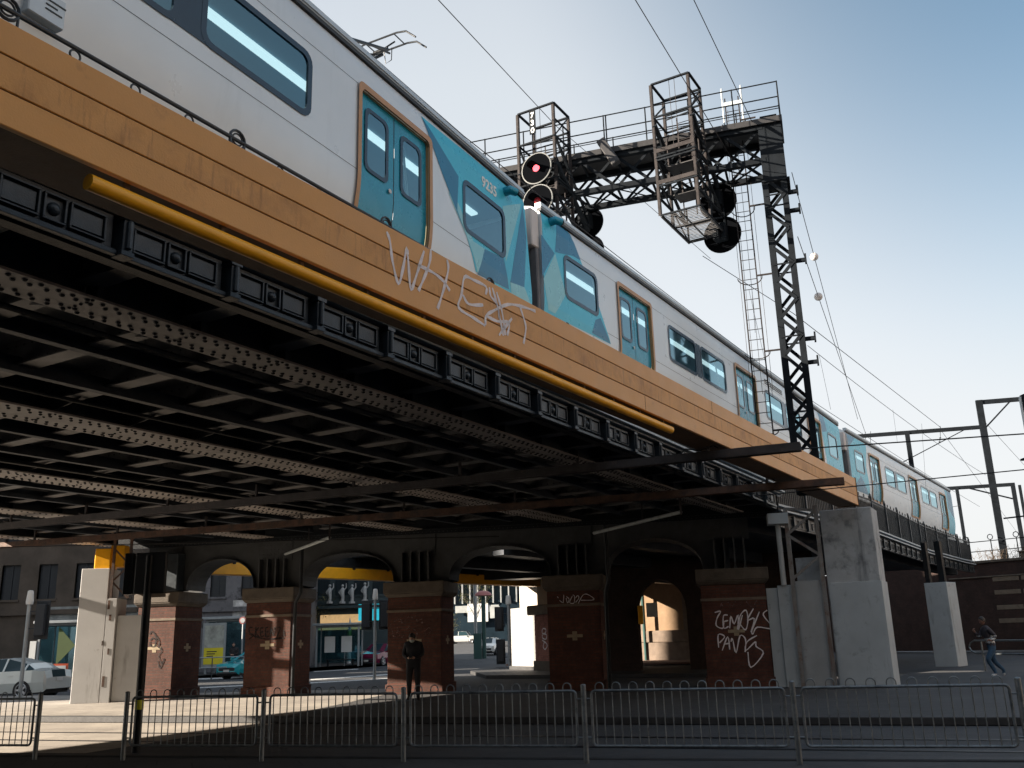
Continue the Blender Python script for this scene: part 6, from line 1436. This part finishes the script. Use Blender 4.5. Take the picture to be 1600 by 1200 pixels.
# street wall out of view, mirrored in train; added to block and bounce light
def street_block(label, fr, u0, u1, w0, w1, H, m_, fh, bw):
    t = thing('unseen_street_block', label, 'building', fr.p((u0 + u1) / 2, (w0 + w1) / 2, 0)); MB(fr).box(u0, u1, w0, w1, 0, H).build('wall', m_, t)
    w_ = MB(fr); n = int((u1 - u0) / bw)
    for j in range(int((H - 5) / fh)):
        w_.box(u0 + .6, u1 - .6, w1, w1 + .12, 5 + j * fh, 5 + j * fh + fh * .5)
    w_.build('window_bands', mGlassB, t)
    return t
street_block('office block with dark window bands, mirrored in the nearest train window', BR, -34, 110, -44, -24, 20, mat('warm_brick_office', (.26, .215, .18), .8, 0, .2, .5), 3.4, 4)  # pale warm wall chosen to bounce sunlight onto the beam and train
street_block('unseen brick block added behind the viewpoint to hold back low sky light', WORLD, -55, 22, -40, -14, 20, mat('dull_brick_block', (.05, .048, .045), .85, 0, .2, .5), 3.4, 4)
MB().add([(-60, 66, .01), (60, 66, .01), (90, 160, 1.42), (-90, 160, 1.42), (-90, 420, 1.5), (120, 420, 1.5)], [(0, 1, 2, 3), (3, 2, 5, 4)]).build('road', mAsphalt, kind='structure')

# ------------------------------------------------------------------ street trees seen through the arches
mLeaf = mat('olive_leaves', (.10, .10, .03), .6, 0, .5, 1.5); mBark = mat('grey_bark', (.09, .075, .06), .9, 0, .3, 4, .4, 30)
def tree(label, base, h, r, n, seed):
    random.seed(seed); t = thing('street_tree', label, 'tree', base); tk = MB(); tips = []
    tk.tube([base, base + Vector((.1, 0, h * .3)), base + Vector((0, .1, h * .55))], [.16, .12, .08], 8)
    for k in range(11):
        s_ = base + Vector((0, 0, h * random.uniform(.32, .55))); a = random.uniform(0, 6.28); e = s_ + Vector((math.cos(a) * r * random.uniform(.4, .9), math.sin(a) * r * random.uniform(.4, .9), h * random.uniform(.1, .42)))
        tk.tube([s_, s_.lerp(e, .5) + Vector((0, 0, .15)), e], [.06, .035, .012], 5); tips.append(e)
        for q in range(3):
            m_ = s_.lerp(e, random.uniform(.4, .9)); e2 = m_ + Vector((random.uniform(-.7, .7), random.uniform(-.7, .7), random.uniform(-.1, .6))); tk.tube([m_, e2], [.02, .008], 4); tips.append(e2)
    tk.build('trunk', mBark, t); lf = MB()
    for k in range(n):
        c = random.choice(tips) + Vector((random.gauss(0, .28), random.gauss(0, .28), random.gauss(0, .24))); s_ = random.uniform(.05, .12); a = Vector((random.gauss(0, 1), random.gauss(0, 1), random.gauss(0, 1))).normalized(); b = a.cross(Z).normalized()
        lf.add([c - a * s_, c + b * s_ * .5, c + a * s_, c - b * s_ * .5], [(0, 1, 2, 3)])
    lf.build('crown', mLeaf, t); return t
q = at(486, 1041.5); tree('thin leafed street tree beside the shelter left of the purple car', Vector((q.x - .5, q.y, .14)), 7.4, 2.3, 1100, 3)
q = at(765, 1018); tree('street tree hanging over the sign boards below the far yellow beam', Vector((q.x - 2, q.y, 0)), 12.5, 4.2, 1500, 5)
q = at(712, 1022); tree('small pale leafed tree behind the pickup truck', Vector((q.x - .6, q.y, 0)), 6.5, 1.4, 900, 6)

# ------------------------------------------------------------------ people
def figure(name, label, base, joints, edges, mats_, extra=None):
    """one continuous skinned body; joints: name -> (x, y, z, radius) relative to base"""
    t = thing(name, label, 'person', base); idx = {k: i for i, k in enumerate(joints)}
    me = bpy.data.meshes.new('body'); me.from_pydata([Vector(v[:3]) for v in joints.values()], [(idx[a], idx[b]) for a, b in edges], [])
    ob = bpy.data.objects.new('body', me); COL.objects.link(ob)
    sk_ = ob.modifiers.new('skin', 'SKIN'); sk_.use_smooth_shade = True
    for i, v in enumerate(joints.values()):
        r_ = v[3] if isinstance(v[3], tuple) else (v[3], v[3]); me.skin_vertices[0].data[i].radius = r_
    me.skin_vertices[0].data[0].use_root = True
    ss = ob.modifiers.new('sub', 'SUBSURF'); ss.levels = 2; ss.render_levels = 2
    bpy.context.view_layer.update(); dg = bpy.context.evaluated_depsgraph_get(); nm = bpy.data.meshes.new_from_object(ob.evaluated_get(dg)); bpy.data.objects.remove(ob)
    nm.name = 'body'; ob = bpy.data.objects.new('body', nm); COL.objects.link(ob); ob.parent = t
    for p in nm.polygons: p.use_smooth = True
    for m_ in mats_[0]: nm.materials.append(m_) if False else None
    nm.materials.clear()
    for m_, f_ in mats_: nm.materials.append(m_)
    for p in nm.polygons:
        for i, (m_, f_) in enumerate(mats_):
            if f_(p.center): p.material_index = i; break
    return t
mCloth = mat('black_jacket_cloth', (.012, .014, .02), .85, 0, .2, 8); mTrou = mat('dark_trousers_cloth', (.014, .015, .019), .85, 0, .2, 8); mSkin = mat('skin', (.42, .25, .18), .55, 0, .06, 8); mHair = mat('black_hair', (.012, .01, .01), .6, 0, .2); mMask = mat('pale_face_mask', (.50, .58, .58), .8, 0, .03); mShoe = mat('dark_shoes', (.02, .02, .022), .6, 0, .1); mShoeW = mat('white_trainers', (.55, .56, .58), .6, 0, .05)
mJean = mat('blue_jeans', (.035, .085, .15), .85, 0, .2, 9); mStripe = mat('striped_top', (.05, .045, .055), .85, 0, .2, 9); mSkinD = mat('tanned_skin', (.22, .12, .09), .55, 0, .08, 8)
def head(t, c, r, face, hair, skin_, mask=None, hairback=True):
    """head with brow, nose, ears, hair; face = direction the person looks"""
    f = Vector(face).normalized(); s_ = f.cross(Z).normalized(); u_ = s_.cross(f)
    hd = MB(); b = len(hd.v); n, m = 18, 14
    def pt(th, ph):
        d = f * math.cos(th) * math.sin(ph) + s_ * math.sin(th) * math.sin(ph) + u_ * math.cos(ph)
        k = Vector((d.dot(f) * 1.0, d.dot(s_) * .78, d.dot(u_) * 1.18)); fx = d.dot(f)
        jaw = 1 - .28 * max(0, -d.dot(u_)) ** 1.2
        nose = .16 * max(0, 1 - ((d.dot(s_) / .14) ** 2 + ((d.dot(u_) + .12) / .2) ** 2)) if fx > 0 else 0
        eye = -.05 * max(0, 1 - (((abs(d.dot(s_)) - .33) / .16) ** 2 + ((d.dot(u_) - .08) / .1) ** 2)) if fx > 0 else 0
        return c + (f * (k.x * (1 + nose + eye) * (.92 if fx > 0 else 1.0)) + s_ * k.y * jaw + u_ * k.z) * r
    for j in range(m + 1):
        for i in range(n): hd.v.append(pt(2 * math.pi * i / n, math.pi * (j + .001) / (m + .002)))
    for j in range(m):
        for i in range(n): hd.f.append((b + j * n + i, b + j * n + (i + 1) % n, b + (j + 1) * n + (i + 1) % n, b + (j + 1) * n + i))
    H_ = hd.build('head', skin_, t, smooth=True)
    er = MB()
    for k in (-1, 1): er.ball(c + s_ * k * r * .80 - u_ * r * .05 - f * r * .1, r * .2, 8, 6, (.6, .6, 1.3))
    er.build('ears', skin_, H_, smooth=True)
    hr_ = MB(); b = 0
    for j in range(m + 1):
        for i in range(n):
            ph = math.pi * j / m * .60; th = 2 * math.pi * i / n; fr_ = max(0, math.cos(th)); p = pt(th, ph * (1 - .42 * fr_)); hr_.v.append(c + (p - c) * 1.10 + u_ * r * .04)
    for j in range(m):
        for i in range(n): hr_.f.append((j * n + i, j * n + (i + 1) % n, (j + 1) * n + (i + 1) % n, (j + 1) * n + i))
    hr_.build('hair', hair, H_, smooth=True)
    ey = MB()
    for k in (-1, 1): ey.ball(c + f * r * .80 + s_ * k * r * .27 + u_ * r * .06, r * .085, 8, 6)
    ey.build('eyes', mHair, H_, smooth=True)
    MB().ball(c + f * r * .80 - u_ * r * .52, r * .14, 8, 4, (1.6, 1.6, .4)).build('mouth', mPinkish, H_, smooth=True)
    if mask: MB().ball(c + f * r * .42 - u_ * r * .42, r * .64, 14, 10, (1, 1, .82)).build('face_mask', mask, H_, smooth=True)
    return H_
def hand(par, c, dirv, up, m_, s_=1.0, curl=.5):
    d = Vector(dirv).normalized(); n_ = Vector(up).normalized(); x = d.cross(n_).normalized(); h = MB()
    h.tube([c, c + d * .045 * s_, c + d * .085 * s_], [.026 * s_, .036 * s_, .034 * s_], 8)
    for i, (o_, L_) in enumerate(((-.026, .068), (-.009, .078), (.009, .074), (.026, .058))):
        p = c + d * .085 * s_ + x * o_ * s_; q = p + (d * (1 - curl * .4) - n_ * curl * .6).normalized() * L_ * .55 * s_; h.tube([p, q, q + (d * (1 - curl) - n_ * curl).normalized() * L_ * .5 * s_], [.0095 * s_, .009 * s_, .007 * s_], 6)
    p = c + d * .03 * s_ - x * .028 * s_; h.tube([p, p - x * .028 * s_ + d * .03 * s_, p - x * .03 * s_ + d * .058 * s_ - n_ * .01], [.012 * s_, .011 * s_, .009 * s_], 6)
    return h.build('hand', m_, par, smooth=True)
mb0 = at(646, 1096, .135); mb0.z = .135
S = lambda x, y, z: (x, y, z)
jm = dict(pelvis=(0, 0, .92, (.215, .16)), waist=(0, .02, 1.06, (.215, .16)), chest=(.0, .02, 1.26, (.235, .17)), up=(.0, 0, 1.40, (.19, .13)), neck=(-.01, -.05, 1.52, .065),
          shl=(-.185, .0, 1.42, .085), ell=(-.25, -.03, 1.17, .062), wrl=(-.12, -.22, 1.08, .045), shr=(.185, 0, 1.42, .085), elr=(.25, -.03, 1.17, .062), wrr=(.06, -.24, 1.08, .045),
          hpl=(-.10, 0, .88, .11), knl=(-.11, -.02, .50, .078), anl=(-.11, .02, .10, .052), tol=(-.13, -.15, .045, .045), hpr=(.10, 0, .88, .11), knr=(.11, -.02, .50, .078), anr=(.12, .02, .10, .052), tor=(.15, -.14, .045, .045))
ed_ = [('pelvis', 'waist'), ('waist', 'chest'), ('chest', 'up'), ('up', 'neck'), ('up', 'shl'), ('shl', 'ell'), ('ell', 'wrl'), ('up', 'shr'), ('shr', 'elr'), ('elr', 'wrr'), ('pelvis', 'hpl'), ('hpl', 'knl'), ('knl', 'anl'), ('anl', 'tol'), ('pelvis', 'hpr'), ('hpr', 'knr'), ('knr', 'anr'), ('anr', 'tor')]
man = figure('person', 'person in black jacket and pale face mask by a brick pier, looking down', mb0, jm, ed_, [(mShoe, lambda c: c.z < .11), (mTrou, lambda c: c.z < .76), (mCloth, lambda c: True)])
head(man, mb0 + Vector((-.015, -.15, 1.585)), .105, (-.25, -1, -.45), mHair, mSkin, mMask)
hand(man, mb0 + Vector((-.11, -.23, 1.085)), (.5, -.8, .2), (0, .3, 1), mSkin); hand(man, mb0 + Vector((.05, -.25, 1.085)), (-.5, -.8, .2), (0, .3, 1), mSkin)
MB().box(mb0.x - .075, mb0.x + .0, mb0.y - .36, mb0.y - .345, mb0.z + 1.07, mb0.z + 1.20).build('phone', mGroove, man)
# runner at the right, moving left
rb0 = at(1557, 1061, .13); rb0.z = .13
jr = dict(pelvis=(0, 0, .93, (.14, .13)), waist=(-.02, 0, 1.05, (.13, .12)), chest=(-.06, 0, 1.27, (.155, .15)), up=(-.09, 0, 1.40, (.11, .12)), neck=(-.12, 0, 1.49, .055),
          shl=(-.09, -.16, 1.38, .07), ell=(.06, -.22, 1.18, .052), wrl=(-.10, -.26, 1.06, .04), shr=(-.09, .16, 1.38, .07), elr=(-.22, .20, 1.16, .052), wrr=(-.34, .14, 1.30, .04),
          hpl=(0, -.09, .86, .105), knl=(-.20, -.09, .54, .075), anl=(-.02, -.09, .16, .05), tol=(-.17, -.1, .09, .042), hpr=(.02, .09, .86, .105), knr=(.06, .09, .48, .075), anr=(.30, .09, .24, .05), tor=(.27, .09, .08, .042))
run = figure('person', 'person with dark hair, striped top and blue jeans hurrying left past the abutment wall', rb0, jr, ed_, [(mShoeW, lambda c: c.z < .15), (mJean, lambda c: c.z < .93), (mWhiteSign, lambda c: .96 < c.z < 1.2 and (int(c.z * 22) % 2 == 0)), (mStripe, lambda c: True)])
head(run, rb0 + Vector((-.16, 0, 1.62)), .095, (-1, -.15, -.05), mHair, mSkinD)
hand(run, rb0 + Vector((-.10, -.26, 1.06)), (-.8, 0, .3), (0, 0, 1), mSkinD, curl=.9); hand(run, rb0 + Vector((-.34, .14, 1.30)), (-.5, 0, .8), (-1, 0, 0), mSkinD, curl=.9)
# waiting person in the far shelter
wb = at(364, 1058); wb.z = .14
wt = figure('person', 'small person in dark clothes waiting in the shelter behind the teal car, hand at face', wb, jm, ed_, [(mShoe, lambda c: c.z < .11), (mTrou, lambda c: True)])
head(wt, wb + Vector((-.015, -.10, 1.65)), .10, (.3, -1, -.1), mHair, mSkin)
hand(wt, wb + Vector((-.11, -.23, 1.085)), (.5, -.8, .2), (0, .3, 1), mSkin); hand(wt, wb + Vector((.05, -.25, 1.085)), (-.5, -.8, .2), (0, .3, 1), mSkin)

for o in list(bpy.data.objects):
    if '_o' in o: del o['_o']
